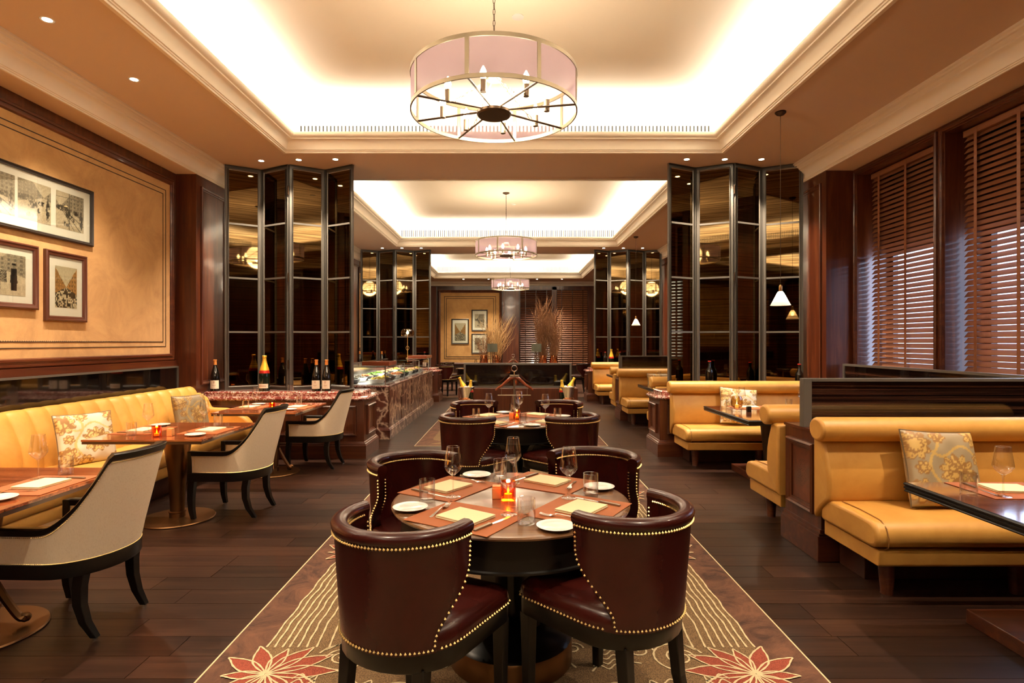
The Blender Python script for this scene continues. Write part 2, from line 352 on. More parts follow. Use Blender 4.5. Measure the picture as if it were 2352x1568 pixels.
# left wall
m_ = MB(); m_.box(XL-.12, XL, Y0, Y1, 0, ZN); WL = struct('wall_left', m_, MV)
def yz(X, s):      # rect built in (Y, Z) with height along s*X
    return lambda a, b, h: (X+s*h, a, b)
mould = [(0,0),(0,.018),(.012,.03),(.03,.03),(.034,.022),(.05,.022),(.056,.036),(.075,.036),(.085,.02),(.085,0)]
for k, (a, b) in enumerate(((1.50, 7.25), (8.7, 14.3), (15.8, 22.6), (-5.0, .1))):
    f = MB(); f.box(XL, XL+.012, a, b, 1.36, 3.467); fp = obj('fabric_panel', f, SUEDE, WL)
    f = MB(); f.rect(mould, a-.085, b+.085, 1.275, 3.552); f.map(yz(XL, 1)); obj('panel_moulding', f, MY, WL, 30)
    f = MB()
    for ins in (.085, .14): f.rect([(ins,.012),(ins,.016),(ins+.008,.016),(ins+.008,.012)], a, b, 1.36, 3.467)
    f.map(yz(XL, 1)); obj('piping', f, PIPE, fp, None)
    if k == 0:
        f = MB()
        yy = a+.15
        while yy < b-.14: f.nail((XL+.013, yy, 1.36+.152), .005); yy += .024
        obj('nail_row', f, METD, fp, stuff=True)
    f = MB(); f.box(XL, XL+.03, a-.3, b+.12, .88, 1.18); obj('glass_band', f, BGLASS, WL)
    f = MB(); f.box(XL, XL+.045, a-.3, b+.12, 1.18, 1.20); f.box(XL, XL+.045, b+.12, b+.14, .88, 1.2); obj('glass_frame', f, FRAMEM, WL)
    f = MB(); f.box(XL, XL+.03, a-.3, b+.14, 1.2, 1.272); obj('rail', f, MY, WL)
# right wall with its window openings
WIN = [(5.86, 7.17), (4.41, 5.72)]
m_ = MB()
m_.box(XR, XR+.5, Y0, 4.41, 0, ZN); m_.box(XR, XR+.5, 5.72, 5.86, 0, ZN); m_.box(XR, XR+.5, 7.17, Y1, 0, ZN)
for a, b in WIN: m_.box(XR, XR+.5, a, b, 0, 1.0); m_.box(XR, XR+.5, a, b, 3.57, ZN)
struct('wall_right', m_, MV)
BLIND_X = XR+.17
def build_slats(root, y0, y1, z0, z1, x, pitch=.056):
    sl = MB(); h = .0625/2; an = R(52); n = 0
    P_ = [(-h, -.0015), (-h, .0015), (h, .0015), (h, -.0015)]
    m2 = MB(); m2.prism([(a*cos(an)-b*sin(an), a*sin(an)+b*cos(an)) for a, b in P_], y0, y1, 'x')   # poly in (y,z)
    m2.map(lambda a, b, c_: (b, a, c_)); me = mesh('slat', m2, SLAT, None)
    z = z0+.03; cy = 0
    while z < z1-.05:
        o = link('slat', me, root, (x-root.location[0], -root.location[1], z-root.location[2]))
        z += pitch; n += 1
for k, (a, b) in enumerate(WIN):
    f = MB(); pr = [(0,-.01),(0,.02),(.012,.03),(.02,.018),(.034,.022),(.04,0),(.045,-.01)]
    f.rect(pr, a-.045, b+.045, .955, 3.615); f.map(yz(XR, -1)); wf = struct('window_%d' % (k+1), f, MY, 30)
    f = MB(); f.rect([(0,.40),(0,.46),(.07,.46),(.07,.40)], a, b, 1.0, 3.57); f.box(a, b, 2.60, 2.68, .40, .46); f.map(yz(XR, 1)); obj('window_frame', f, MD, wf, None)
    f = MB(); f.box(XR+.425, XR+.432, a+.07, b-.07, 1.07, 2.60); obj('pane', f, PANEG, wf, None)
    f = MB(); f.box(XR+.42, XR+.44, a+.07, b-.07, 2.68, 3.50); obj('darkening_panel', f, MD, wf, None)  # opaque sheet added to darken the window above its cross bar
    r = thing('wooden_blind', ['wooden venetian blind in the window nearer the folding screen', 'wooden venetian blind in the window cut by the right edge of the photo'][k], 'blind', (BLIND_X, (a+b)/2, 1.04), group='window blinds')
    build_slats(r, a+.05, b-.05, 1.04, 3.56, BLIND_X)
    f = MB(); f.box(-.03, .03, a+.05-(a+b)/2, b-.05-(a+b)/2, 2.46, 2.52); obj('head_rail', f, SLAT, r)
    f = MB(); f.box(-.03, .03, a+.05-(a+b)/2, b-.05-(a+b)/2, 0, .018); obj('bottom_rail', f, SLAT, r)
    for yy in (-.47, -.02, .45):
        f = MB(); f.box(-.036, -.034, yy-.018, yy+.018, .01, 2.50); obj('ladder_tape', f, SLAT, r, None)
# street side: unseen boards added to cut off sky light above and below
m_ = MB(); m_.box(7.2, 7.3, 1.0, 12, -1, .5); m_.box(7.2, 7.3, 1.0, 12, 3.2, 6); struct('trim_9', m_, CARD)
# far wall
m_ = MB(); m_.box(-4.6, 5.0, Y1, Y1+.12, 0, ZS+.02); WB = struct('wall_back', m_, MD)
crn = [(-h_ + Y1, z) for h_, z in [(d*1.3, 3.735+(z-3.65)*.66) for d, z in [(p-0, q) for p, q in crown(0, 1)]]]
m_ = MB(); m_.prism(crn, PL, PR, 'x'); struct('trim_10', m_, PLAS_LIT, 40)
bk = .01729
def bx(x): return (x-1173)*bk
f = MB(); f.box(bx(1012), bx(1147), Y1-.012, Y1, .70, 1.5+(786-672)*bk); fp = obj('fabric_panel', f, SUEDE, WB)
f = MB(); zt = 1.5+(786-672)*bk
for ins in (.14, .22): f.rect([(ins,.013),(ins,.018),(ins+.02,.018),(ins+.02,.013)], bx(1012), bx(1147), .7, zt)
f.map(lambda a, b, h: (a, Y1-h, b)); obj('piping', f, PIPE, fp, None)
f = MB(); f.rect([(0,0),(0,.05),(.05,.08),(.1,.05),(.1,0)], bx(1012)-.1, bx(1147)+.1, .6, zt+.1); f.map(lambda a, b, h: (a, Y1-h, b)); obj('panel_moulding', f, MV, WB)
f = MB(); f.box(bx(1155), bx(1192), Y1-.12, Y1, 0, 3.7); f.box(bx(1160), bx(1186), Y1-.14, Y1-.12, .3, 3.6); obj('pier', f, MV, WB)
f = MB(); f.box(bx(1268), bx(1278), Y1-.1, Y1, 0, 3.7); f.box(bx(1350), bx(1364), Y1-.1, Y1, 0, 3.7); f.box(bx(990), bx(1003), Y1-.15, Y1, 0, 3.7); f.box(bx(1192), bx(1350), Y1-.1, Y1, 3.58, 3.72); obj('post', f, MV, WB)
for k, (a, b) in enumerate(((1195, 1267), (1279, 1349))):
    r = thing('wooden_blind', ['closed wooden blind behind the twigs on the far wall', 'closed wooden blind at the right end of the far wall'][k], 'blind', ((bx(a)+bx(b))/2, Y1-.06, .6), group='far wall blinds')
    f = MB(); hw = (bx(b)-bx(a))/2; z = 0
    while z < 2.95: f.add([(-hw,-.03,z),(hw,-.03,z),(hw,.022,z+.066),(-hw,.022,z+.066),(-hw,-.026,z),(hw,-.026,z),(hw,.026,z+.066),(-hw,.026,z+.066)], [(0,1,2,3),(7,6,5,4),(0,4,5,1),(3,2,6,7)]); z += .085
    obj('slat', f, SLAT if k else MX, r, None, stuff=True)
    for xx in (-.42, 0, .42):
        f = MB(); f.box(xx-.012, xx+.012, -.028, -.024, 0, 2.98); obj('ladder_tape', f, MD, r, None)
# wall behind the camera, with slatted panelling
m_ = MB(); m_.box(-4.6, 5.0, Y0-.12, Y0, 0, ZS+.02); WR = struct('wall_rear', m_, MD)
f = MB(); z = .2
while z < 3.6: f.box(-3.9, 3.9, Y0, Y0+.03, z, z+.09); z += .12
obj('slat', f, SLAT, WR, None, stuff=True)
# pilasters
def rpanel(m_, a0, a1, z0, z1, d=.022, inner=True):
    """raised moulding ring with a fielded panel, in (a, z, height)"""
    m_.rect([(0,0),(0,d),(.012,d*1.35),(.022,d*.9),(.03,d*.9),(.036,d*.5),(.05,d*.45),(.052,0)], a0, a1, z0, z1)
    if inner: m_.rect([(.052,.0),(.052,.002),(.09,.006)], a0, a1, z0, z1, cap=True)
k = 0
for yb in (.28, 7.40, 14.52):
    for (X, XW, s) in ((PL, XL, 1), (PR, XR, -1)):
        ya, yc = (yb, yb+.85) if s > 0 else (yb-.15, yb+.85)
        if yb > 14: ya += .0
        m_ = MB(); m_.box(min(X, XW), max(X, XW), ya, yc, 0, ZN)
        p = struct('wall_pilaster', m_, MV)
        f = MB(); rpanel(f, ya+.10, yc-.10, .95, 3.52); f.map(yz(X, s)); obj('panel_moulding', f, MV, p, 30)
# ---------------------------------------------------------------- flat prints
def street(kind, nu, nv, seed, sepia=True):
    r = np.random.default_rng(seed); u, v = np.meshgrid(np.linspace(0,1,nu+1), np.linspace(0,1,nv+1))
    n = r.random((nv+1, nu+1)); n2 = (n + np.roll(n,1,0)+np.roll(n,1,1)+np.roll(n,-1,0))/4
    g = np.full_like(u, .88) - .12*v
    vx, vy = {'crowd':(.5,.50),'road':(.78,.66),'tram':(.15,.60),'cart':(.3,.7)}[kind]
    st = np.repeat(r.random(nu//6+2), 6)[:nu+1][None, :]*.16
    hL = vy + (vx-u)*(.85+st); hR = vy + (u-vx)*(.9+st)
    bl = (u < vx) & (v < hL) & (v > vy-(vx-u)*.35); br = (u > vx) & (v < hR) & (v > vy-(u-vx)*.35)
    g = np.where(bl, .38+.25*n2+.1*(np.sin(u*60) > .3)*(np.sin(v*70) > 0), g); g = np.where(br, .46+.22*n2-.18*(np.sin(u*50) > .3)*(np.sin(v*60) > 0), g)
    gr = v < np.minimum(vy-.02, vy-abs(u-vx)*.30)
    if kind == 'crowd': nb_ = np.kron(r.random((nv//4+2, nu//3+2)), np.ones((4, 3)))[:nv+1, :nu+1]; g = np.where(gr, np.where(nb_ > .55, .85, .22)*(.6+.6*n2), g)
    elif kind == 'cart':
        g = np.where(v < .28, .8, g); g = np.where((abs(u-.76) < .045+.05*np.clip((.62-v)*1.2, 0, .5)*(v > .3)+.012) & (v > .12) & (v < .66), .10, g); g = np.where(((u-.76)/.032)**2+((v-.71)/.045)**2 < 1, .45, g); g = np.where((abs(u-.76) < .035) & (abs(v-.765) < .02), .08, g); g = np.where((u < .62) & (v > .3) & (v < .6), .15+.5*(n > .6), g); g = np.where((u<.5)&(v<.3)&(v>.12), .2+.5*(n>.55), g)
    else:
        g = np.where(gr, .74+.10*n2, g); nb_ = np.kron(r.random((nv//5+2, nu//3+2)), np.ones((5, 3)))[:nv+1, :nu+1]
        for (cx, cy, rx, ry) in ((.45,.42,.13,.10),(.22,.56,.25,.07),(.9,.35,.06,.25),(.35,.15,.10,.06),(.7,.50,.1,.06),(.62,.3,.04,.06)):
            q_ = ((u-cx)/rx)**2+((v-cy)/ry)**2 < .5+nb_; g = np.where(q_ & (nb_ > .3), .10+.45*nb_*n, g)
        if kind == 'tram':
            for s_ in (.5,.8,1.2): g = np.where((abs((v-vy)+(u-vx)*s_) < .012) & (v < vy), .25, g)
            g = np.where(abs(u-.47) < .012, .2, g); g = np.where(abs(v-.85-.05*u) < .006, .3, g)
    g = g*(.86+.28*n2) - .05*(np.kron(r.random((nv//7+2, nu//7+2)), np.ones((7,7)))[:nv+1,:nu+1] > .6)*(v < .8)
    g = np.clip(g, .03, 1)[..., None]**1.8
    if sepia: return (g*np.array([.92,.76,.52])).reshape(-1,3)
    t = np.array([.95,.82,.55]); cc = g*t; cc = np.where((bl|br)[...,None], cc*np.array([1.25,.75,.35]), cc); return cc.reshape(-1,3)
def print_on(parent, a0, a1, z0, z1, h, kind, seed, mapf, sepia=True, name='photo'):
    nu, nv = max(24, int((a1-a0)*250)), max(24, int((z1-z0)*250))
    m_ = MB(); m_.grid(lambda u, v: (a0+(a1-a0)*u, z0+(z1-z0)*v, h), nu, nv); m_.map(mapf)
    o = obj(name, m_, PRINT, parent, None, fix=False, world=False); setcol(o.data, street(kind, nu, nv, seed, sepia)); return o
def picture(label, a0, a1, z0, z1, plane, fw, fmat, photos, group, sep=True, depth=.035):
    ca, cz = (a0+a1)/2, (z0+z1)/2
    if plane[0] == 'L': loc = (plane[1], ca, z0); f_ = lambda a, b, h: (h, a-ca, b-z0)
    else: loc = (ca, plane[1], z0); f_ = lambda a, b, h: (a-ca, -h, b-z0)
    r = thing('framed_picture', label, 'picture', loc, group=group)
    m_ = MB(); m_.rect([(0,0),(0,depth*.8),(fw*.25,depth),(fw*.5,depth*.8),(fw*.8,depth*.75),(fw,depth*.4),(fw,0)], a0, a1, z0, z1); m_.map(f_); obj('frame', m_, fmat, r, 30)
    m_ = MB(); m_.box(a0+fw*.9, a1-fw*.9, z0+fw*.9, z1-fw*.9, .002, .01); m_.map(f_); obj('mount', m_, CARD, r, None)
    for (p0, p1, q0, q1, kind, seed, sp) in photos: print_on(r, p0, p1, q0, q1, .0115, kind, seed, f_, sp)
    m_ = MB(); m_.box(a0+fw*.9, a1-fw*.9, z0+fw*.9, z1-fw*.9, .0145, .0155); m_.map(f_); obj('glazing', m_, PANEG, r, None)
XF = XL+.0125
picture('long black framed picture of three old street photographs', 4.47, 5.89, 2.47, 3.03, ('L', XF), .035, BLKW,
        [(4.60,4.97,2.58,2.93,'tram',3,True),(5.00,5.36,2.58,2.93,'road',4,True),(5.42,5.77,2.58,2.93,'tram',5,True)], 'pictures on the left wall')
picture('brown framed photo of a market cart and standing man', 4.45, 5.205, 1.79, 2.36, ('L', XF), .05, REDF, [(4.58,5.08,1.90,2.25,'cart',6,True)], 'pictures on the left wall')
picture('tall brown framed colour picture of a crowded street', 5.285, 5.80, 1.70, 2.355, ('L', XF), .05, REDF, [(5.41,5.68,1.83,2.22,'crowd',7,False)], 'pictures on the left wall')
def bpic(label, x0, x1, y0, y1, kind, seed, sp):
    a0, a1, z1, z0 = bx(x0), bx(x1), 1.5+(786-y0)*bk, 1.5+(786-y1)*bk
    picture(label, a0, a1, z0, z1, ('B', Y1-.013), .045, BLKW, [(a0+.13,a1-.13,z0+.13,z1-.17,kind,seed,sp)], 'pictures on the far wall', depth=.03)
bpic('red tinted street picture, leftmost on the far wall', 1037, 1077, 732, 790, 'crowd', 9, False)
bpic('upper grey picture on the far wall', 1083, 1120, 711, 760, 'tram', 10, True)
bpic('lower grey picture on the far wall behind the twigs', 1083, 1120, 766, 812, 'road', 11, True)
# ================================================================ COUNTERS AND SCREENS
def counter(label, x0, x1, y0, y1, side, group='marble topped counters', marble=True):
    r = thing('marble_counter', label, 'counter', ((x0+x1)/2, (y0+y1)/2, 0), group=group)
    e0, e1 = (0 if side < 0 else .03), (.03 if side < 0 else 0)     # aisle end carries the mouldings
    m_ = MB(); m_.box(x0, x1, y0, y1, .0, .745); obj('body', m_, MV, r, None, world=True)
    m_ = MB(); pr = [(-.035,0),(-.035,.165),(-.028,.175),(-.028,.185),(-.015,.195),(-.012,.205),(0,.215)]
    m_.rect(pr, x0, x1, y0, y1); obj('plinth', m_, MX, r, 30, world=True)
    m_ = MB(); ch = .10
    def top(o, z):
        a, b, c_, d = x0-o*(side > 0), x1+o*(side < 0), y0-o, y1+o
        if side < 0: return [(a,c_,z),(b-ch,c_,z),(b,c_+ch,z),(b,d-ch,z),(b-ch,d,z),(a,d,z)]
        return [(a+ch,c_,z),(b,c_,z),(b,d,z),(a+ch,d,z),(a,d-ch,z),(a,c_+ch,z)]
    m_.loft([top(.0,.745), top(.03,.745), top(.05,.757), top(.055,.772), top(.05,.787), top(.035,.79), top(.03,.80)]); obj('worktop', m_, MARR, r, 30, world=True)
    m_ = MB(); x0s, x1s = (x0+.05*(side > 0), x1-.05*(side < 0)); m_.rect([(0,.80),(0,.84),(.02,.855)], x0s, x1s, y0+.09, y1-.05, cap=True); obj('raised_shelf', m_, MARR, r, 30, world=True)
    m_ = MB(); xe = x1 if side < 0 else x0
    rpanel(m_, y0+.10, y1-.10, .29, .68, .028); m_.map(lambda a, b, h: (xe-side*h, a, b)); obj('end_panel', m_, MV, r, 30, world=True)
    n = 3; wd = (x1-x0)/n
    for yf, s in ((y0, -1), (y1, 1)):
        for i in range(n):
            m_ = MB(); rpanel(m_, x0+wd*i+.10, x0+wd*(i+1)-.10, .29, .68, .02); m_.map(lambda a, b, h: (a, yf+s*h, b)); obj('front_panel', m_, MV, r, 30, world=True)
    return r
YC = [7.5, 7.5+PITCH]
counter('marble topped wood counter behind the left hand tables', PL+.001, -1.90, 7.5, 8.15, -1)
counter('marble topped wood counter behind the right booth sofa', 1.96, PR-.001, 7.62, 8.20, 1)
counter('far marble topped counter at the end of the food display', PL+.001, -1.84, 14.62, 15.28, -1)
counter('far marble topped counter on the right side', 1.97, PR-.001, 14.72, 15.30, 1)
def folding_screen(label, pts, z0, z1):
    r = thing('folding_screen', label, 'screen', (sum(p[0] for p in pts)/5, sum(p[1] for p in pts)/5, z0), group='mirrored folding screens')
    fw, th = .05, .034; H = z1-z0
    for i in range(4):
        (xa, ya), (xb, yb) = pts[i], pts[i+1]; L = math.hypot(xb-xa, yb-ya)-.016; an = math.atan2(yb-ya, xb-xa)
        cxm, cym = (xa+xb)/2-r.location[0], (ya+yb)/2-r.location[1]
        m_ = MB(); m_.rect([(0,-th/2),(0,th/2),(fw-.008,th/2),(fw,th/2-.01),(fw,-th/2+.01),(fw-.008,-th/2)], -L/2, L/2, 0, H)
        m_.map(lambda a, b, h: (a, h, b))
        n = 4; st = (H-2*fw)/n
        for k in range(1, n): m_.box(-L/2+fw, L/2-fw, -th/2+.006, th/2-.006, fw+st*k-.012, fw+st*k+.012)
        lf = obj('leaf', m_, FRAMEM, r, None, loc=(cxm, cym, 0), rz=an)
        for k in range(n):
            p = MB(); p.box(-L/2+fw-.004, L/2-fw+.004, -.004, .004, fw+st*k+.012, fw+st*(k+1)-.012); obj('pane', p, MIRR, lf, None)
        if i < 3:
            h_ = MB()
            for zz in (.35, H/2, H-.35): h_.cyl((xb-r.location[0], yb-r.location[1]+.012*(-1 if i % 2 else 1), zz-.06), .009, .12, 8)
            obj('hinge', h_, METD, r)
S1, S2 = 7.80, 8.06
folding_screen('near left folding screen of bronze mirror panes', [(-3.86,S1),(-3.46,S2),(-2.99,S1),(-2.58,S2),(-2.12,S1)], .856, 3.895)
folding_screen('near right folding screen of bronze mirror panes', [(2.10,7.74),(2.54,7.96),(2.985,7.74),(3.45,7.96),(3.91,7.72)], .856, 3.895)
folding_screen('far left folding screen beyond the food display', [(-3.88,14.95),(-3.47,15.18),(-3.0,14.95),(-2.52,15.18),(-2.06,14.95)], .856, 3.895)
folding_screen('far right folding screen behind the farther booths', [(2.15,14.95),(2.58,15.18),(3.04,14.95),(3.5,15.18),(3.90,14.95)], .856, 3.895)
# bottles
def bottle(h, kind):
    def b():
        r = thing('wine_bottle', 'bottle', 'bottle'); k = h/.30; m_ = MB()
        if kind == 'champ': pr = [(.04,0),(.044,.004),(.044,.12),(.042,.15),(.034,.19),(.022,.23),(.0155,.26),(.0145,.282),(.017,.284),(.017,.296),(.013,.30)]
        elif kind == 'burg': pr = [(.038,0),(.042,.004),(.042,.12),(.040,.15),(.031,.19),(.020,.225),(.0145,.25),(.0135,.29),(.016,.291),(.016,.298),(.013,.30)]
        else: pr = [(.034,0),(.038,.004),(.038,.185),(.035,.205),(.020,.228),(.0145,.24),(.0135,.29),(.016,.291),(.016,.298),(.013,.30)]
        m_.lathe([(a*k, z*k) for a, z in pr], 24); obj('glass_body', m_, GREEN if kind == 'champ' else BBLK, r)
        m_ = MB(); z0 = .17 if kind == 'champ' else .248
        top = [(a, z) for a, z in pr if z >= z0]
        if kind == 'champ': top = [(.0415,.157),(.0345,.19)] + [(a, z) for a, z in pr if z > .2]
        m_.lathe([((a+.0008)*k, z*k) for a, z in top], 24); obj('foil', m_, {'champ': FOILY, 'burg': FOILO, 'bord': FOILR}[kind], r)
        m_ = MB(); rr = (.0445 if kind == 'champ' else .0425 if kind == 'burg' else .0385)*k; za, zb = (.025*k, .062*k) if kind == 'champ' else (.022*k, .102*k)
        m_.grid(lambda u, v: (rr*sin(-1.1+2.2*u), -rr*cos(-1.1+2.2*u), za+(zb-za)*v), 12, 1); lb = obj('label_sticker', m_, PAPER, r, fix=False)
        m_ = MB(); rr *= 1.006
        def sm(u0, u1, v0, v1): m_.grid(lambda u, v: (rr*sin(u0+(u1-u0)*u), -rr*cos(u0+(u1-u0)*u), za+(zb-za)*(v0+(v1-v0)*v)), 4, 1)
        if kind == 'champ':
            for i in range(9): sm(-.72+.16*i, -.72+.16*i+.09, .38, .62)
        else:
            sm(-.22,.22,.80,.83); sm(-.13,.13,.84,.88); sm(-.12,.12,.70,.73); sm(-.06,.06,.66,.69); sm(-.4,.4,.42,.445); sm(-.25,.25,.30,.32)
        obj('print', m_, INK, lb, None, fix=False)
        if kind == 'champ':
            m_ = MB(); m_.lathe([(.0422*k,.150*k),(.0425*k,.157*k),(.0385*k,.175*k)], 24, cap=False); obj('neck_band', m_, FOILR, r)
        return r
    return b
burg = Proto(bottle(.415, 'burg'), 'bottle'); cham = Proto(bottle(.47, 'champ'), 'bottle'); bord = Proto(bottle(.40, 'bord'), 'bottle')
Zs = .856; G1 = 'bottles on the marble counters'
burg((-3.93, 7.70, Zs), .2, 'orange capped wine bottle by the left pilaster', G1)
cham((-3.27, 7.69, Zs), 0, 'large champagne bottle with yellow foil on the left counter', G1)
burg((-2.58, 7.69, Zs), 0, 'orange capped wine bottle, left one of the close pair', G1)
burg((-2.445, 7.69, Zs), 0, 'orange capped wine bottle, right one of the close pair', G1)
bord((2.64, 7.69, Zs), 0, 'dark square shouldered bottle behind the right booth sofa', G1)
bord((3.83, 7.685, Zs-.04), 0, 'small red capped bottle at the end of the black glass rail', G1)
burg((-3.86, 14.80, Zs), 0, 'far bottle with cream label at the left of the food display', G1)
burg((-3.30, 14.82, Zs), .3, 'far orange capped bottle above the brown display cap', G1)
bord((-2.2, 14.80, Zs), 0, 'far red capped bottle behind the food display', G1)
cham((2.58, 14.85, Zs), 0, 'far champagne bottle with yellow foil on the right', G1)
bord((2.42, 14.85, Zs), 0, 'far dark bottle left of the champagne on the right', G1)
bord((2.80, 14.85, Zs), 0, 'far dark bottle right of the champagne on the right', G1)

# ================================================================ FOOD DISPLAY
r = thing('food_display', 'long marble food display with glass front and lit trays', 'display case', (-2.45, 11.4, 0)); DC = r
A0, A1, B0, B1 = -3.0, -1.895, 8.98, 13.95
m_ = MB(); m_.box(A0, A1, B0, B1, 0, .80); obj('body', m_, MARD, r, None, world=True)
m_ = MB(); m_.rect([(-.03,0),(-.03,.14),(-.02,.15),(-.02,.16),(-.008,.168),(0,.18)], A0, A1, B0, B1); obj('plinth', m_, MARD, r, 30, world=True)
m_ = MB(); m_.rect([(-.012,.80),(-.018,.808),(-.018,.82),(-.01,.828)], A0, A1, B0, B1, cap=True); obj('worktop', m_, MARR, r, 30, world=True)
m_ = MB(); m_.box(A1-.001, A1+.012, B0-.001, B0+.06, .18, .80); obj('corner_post', m_, REDF, r, None, world=True)
for k in range(5):
    m_ = MB(); w_ = (B1-B0)/5; m_.box(A1, A1+.010, B0+.065+w_*k, B0+w_*(k+1), .185, .795); obj('marble_panel', m_, MARD, r, None, world=True, bevel=.003)
m_ = MB()
for yy in (9.06, 10.70, 12.4, 13.85): m_.box(A1-.075, A1-.06, yy-.008, yy+.008, .828, 1.12); m_.box(A1-.6, A1-.06, yy-.008, yy+.008, 1.108, 1.12)
obj('case_frame', m_, STEEL, r, None, world=True)
for a, b in ((9.07,10.69),(10.71,12.39),(12.41,13.84)):
    m_ = MB(); m_.box(A1-.070, A1-.064, a, b, .83, 1.10); obj('pane', m_, PANEG, r, None, world=True)
m_ = MB(); m_.add([(A0+.15,9.05,.83),(A1-.07,9.05,.83),(A1-.07,9.05,1.11),(A0+.30,9.05,1.11),(A0+.15,9.056,.83),(A1-.07,9.056,.83),(A1-.07,9.056,1.11),(A0+.30,9.056,1.11)], [(0,1,2,3),(7,6,5,4),(0,4,5,1),(1,5,6,2),(2,6,7,3),(3,7,4,0)]); obj('end_pane', m_, PANEG, r, None, world=True)
m_ = MB(); m_.box(A0+.30, A1-.06, 9.06, 13.85, 1.122, 1.130); obj('top_pane', m_, PANEG, r, None, world=True)
for a, b in ((9.0, 9.55), (13.0, 13.85)):
    m_ = MB(); m_.box(A1-.42, A1+.01, a, b, 1.134, 1.20); obj('cap', m_, HANG, r, None, world=True, bevel=.008)
m_ = MB(); m_.box(A0+.05, A0+.08, 9.1, 13.8, .83, 1.12); obj('backsplash', m_, STEEL, r, None, world=True)
area('case_light', (-2.4, 11.4, 1.105), .25, 4.5, 17, (1.0,.93,.78))
m_ = MB(); m_.box(A0+.1, A1-.1, 9.1, 13.8, .829, .834); obj('ice_bed', m_, CER, r, None, world=True)
foods = [('salad', (.16,.34,.04), 'bowl of green salad'), ('shellfish', (.75,.30,.12), 'bowl of orange shellfish'), ('oysters', (.12,.10,.07), 'dish of dark shellfish'),
         ('lemons', (.80,.60,.10), 'bowl of lemon wedges'), ('prawns', (.80,.42,.25), 'bowl of pink prawns'), ('cheese', (.80,.62,.22), 'bowl of sliced cheese')]
fm = [mat('food_'+n_, c_, .5) for n_, c_, _ in foods]
FB = mat('white_bowl_inner', (.75,.74,.70), .3); FBD = mat('black_bowl', (.02,.02,.02), .3)
i = 0
for yy in np.arange(9.3, 13.7, .44):
    for xx in (-2.15, -2.55):
        q_ = (i*5+int(yy*3)) % 6; rr = .14; z0 = .835 + (.05 if xx < -2.3 else 0)
        t = thing('serving_bowl', '%s in the glass display, %s from its near end, %s row' % (foods[q_][2], ['first','second','third','fourth','fifth','sixth','seventh','eighth','ninth','tenth','eleventh'][i//2], 'front' if xx > -2.3 else 'back'), 'bowl', (xx, yy, .834), group='bowls in the food display')
        m_ = MB(); m_.lathe([(.07,0),(.10,.01),(rr,.075),(rr-.008,.078),(.09,.02),(.001,.018)], 20); obj('dish', m_, FBD if i % 3 else FB, t)
        m_ = MB()
        for j in range(34):
            a = random.random()*6.28; d = rr*.8*math.sqrt(random.random()); s_ = random.uniform(.014, .026)
            n0 = len(m_.v); m_.ball((d*cos(a), d*sin(a), .06+.045*(1-d/rr)+random.uniform(-.005,.012)), s_, 6, 4, .6)
        obj('food', m_, fm[q_], t, stuff=True); i += 1
# heat lamp on the display
t = thing('table_lamp', 'tall brass lamp with round smoked amber shade over the food display', 'lamp', (-2.37, 13.3, 1.131))
m_ = MB(); m_.lathe([(.04,0),(.04,.012),(.012,.02),(.007,.03),(.007,.56)], 16); obj('pole', m_, BRASS, t)
m_ = MB(); m_.tube([(.035*cos(a), 0, .24+.045*sin(a)) for a in np.linspace(0, 2*pi, 17)[:-1]], .005, 6, loop=True); obj('ring', m_, BRASS, t)
m_ = MB(); m_.lathe([(.03,.50),(.13,.51),(.15,.54),(.155,.60),(.14,.65),(.10,.675),(.02,.685)], 24); obj('lamp_shade', m_, SMOKE, t)
m_ = MB(); m_.ball((0,0,.59), .03); obj('bulb', m_, BULB, t)
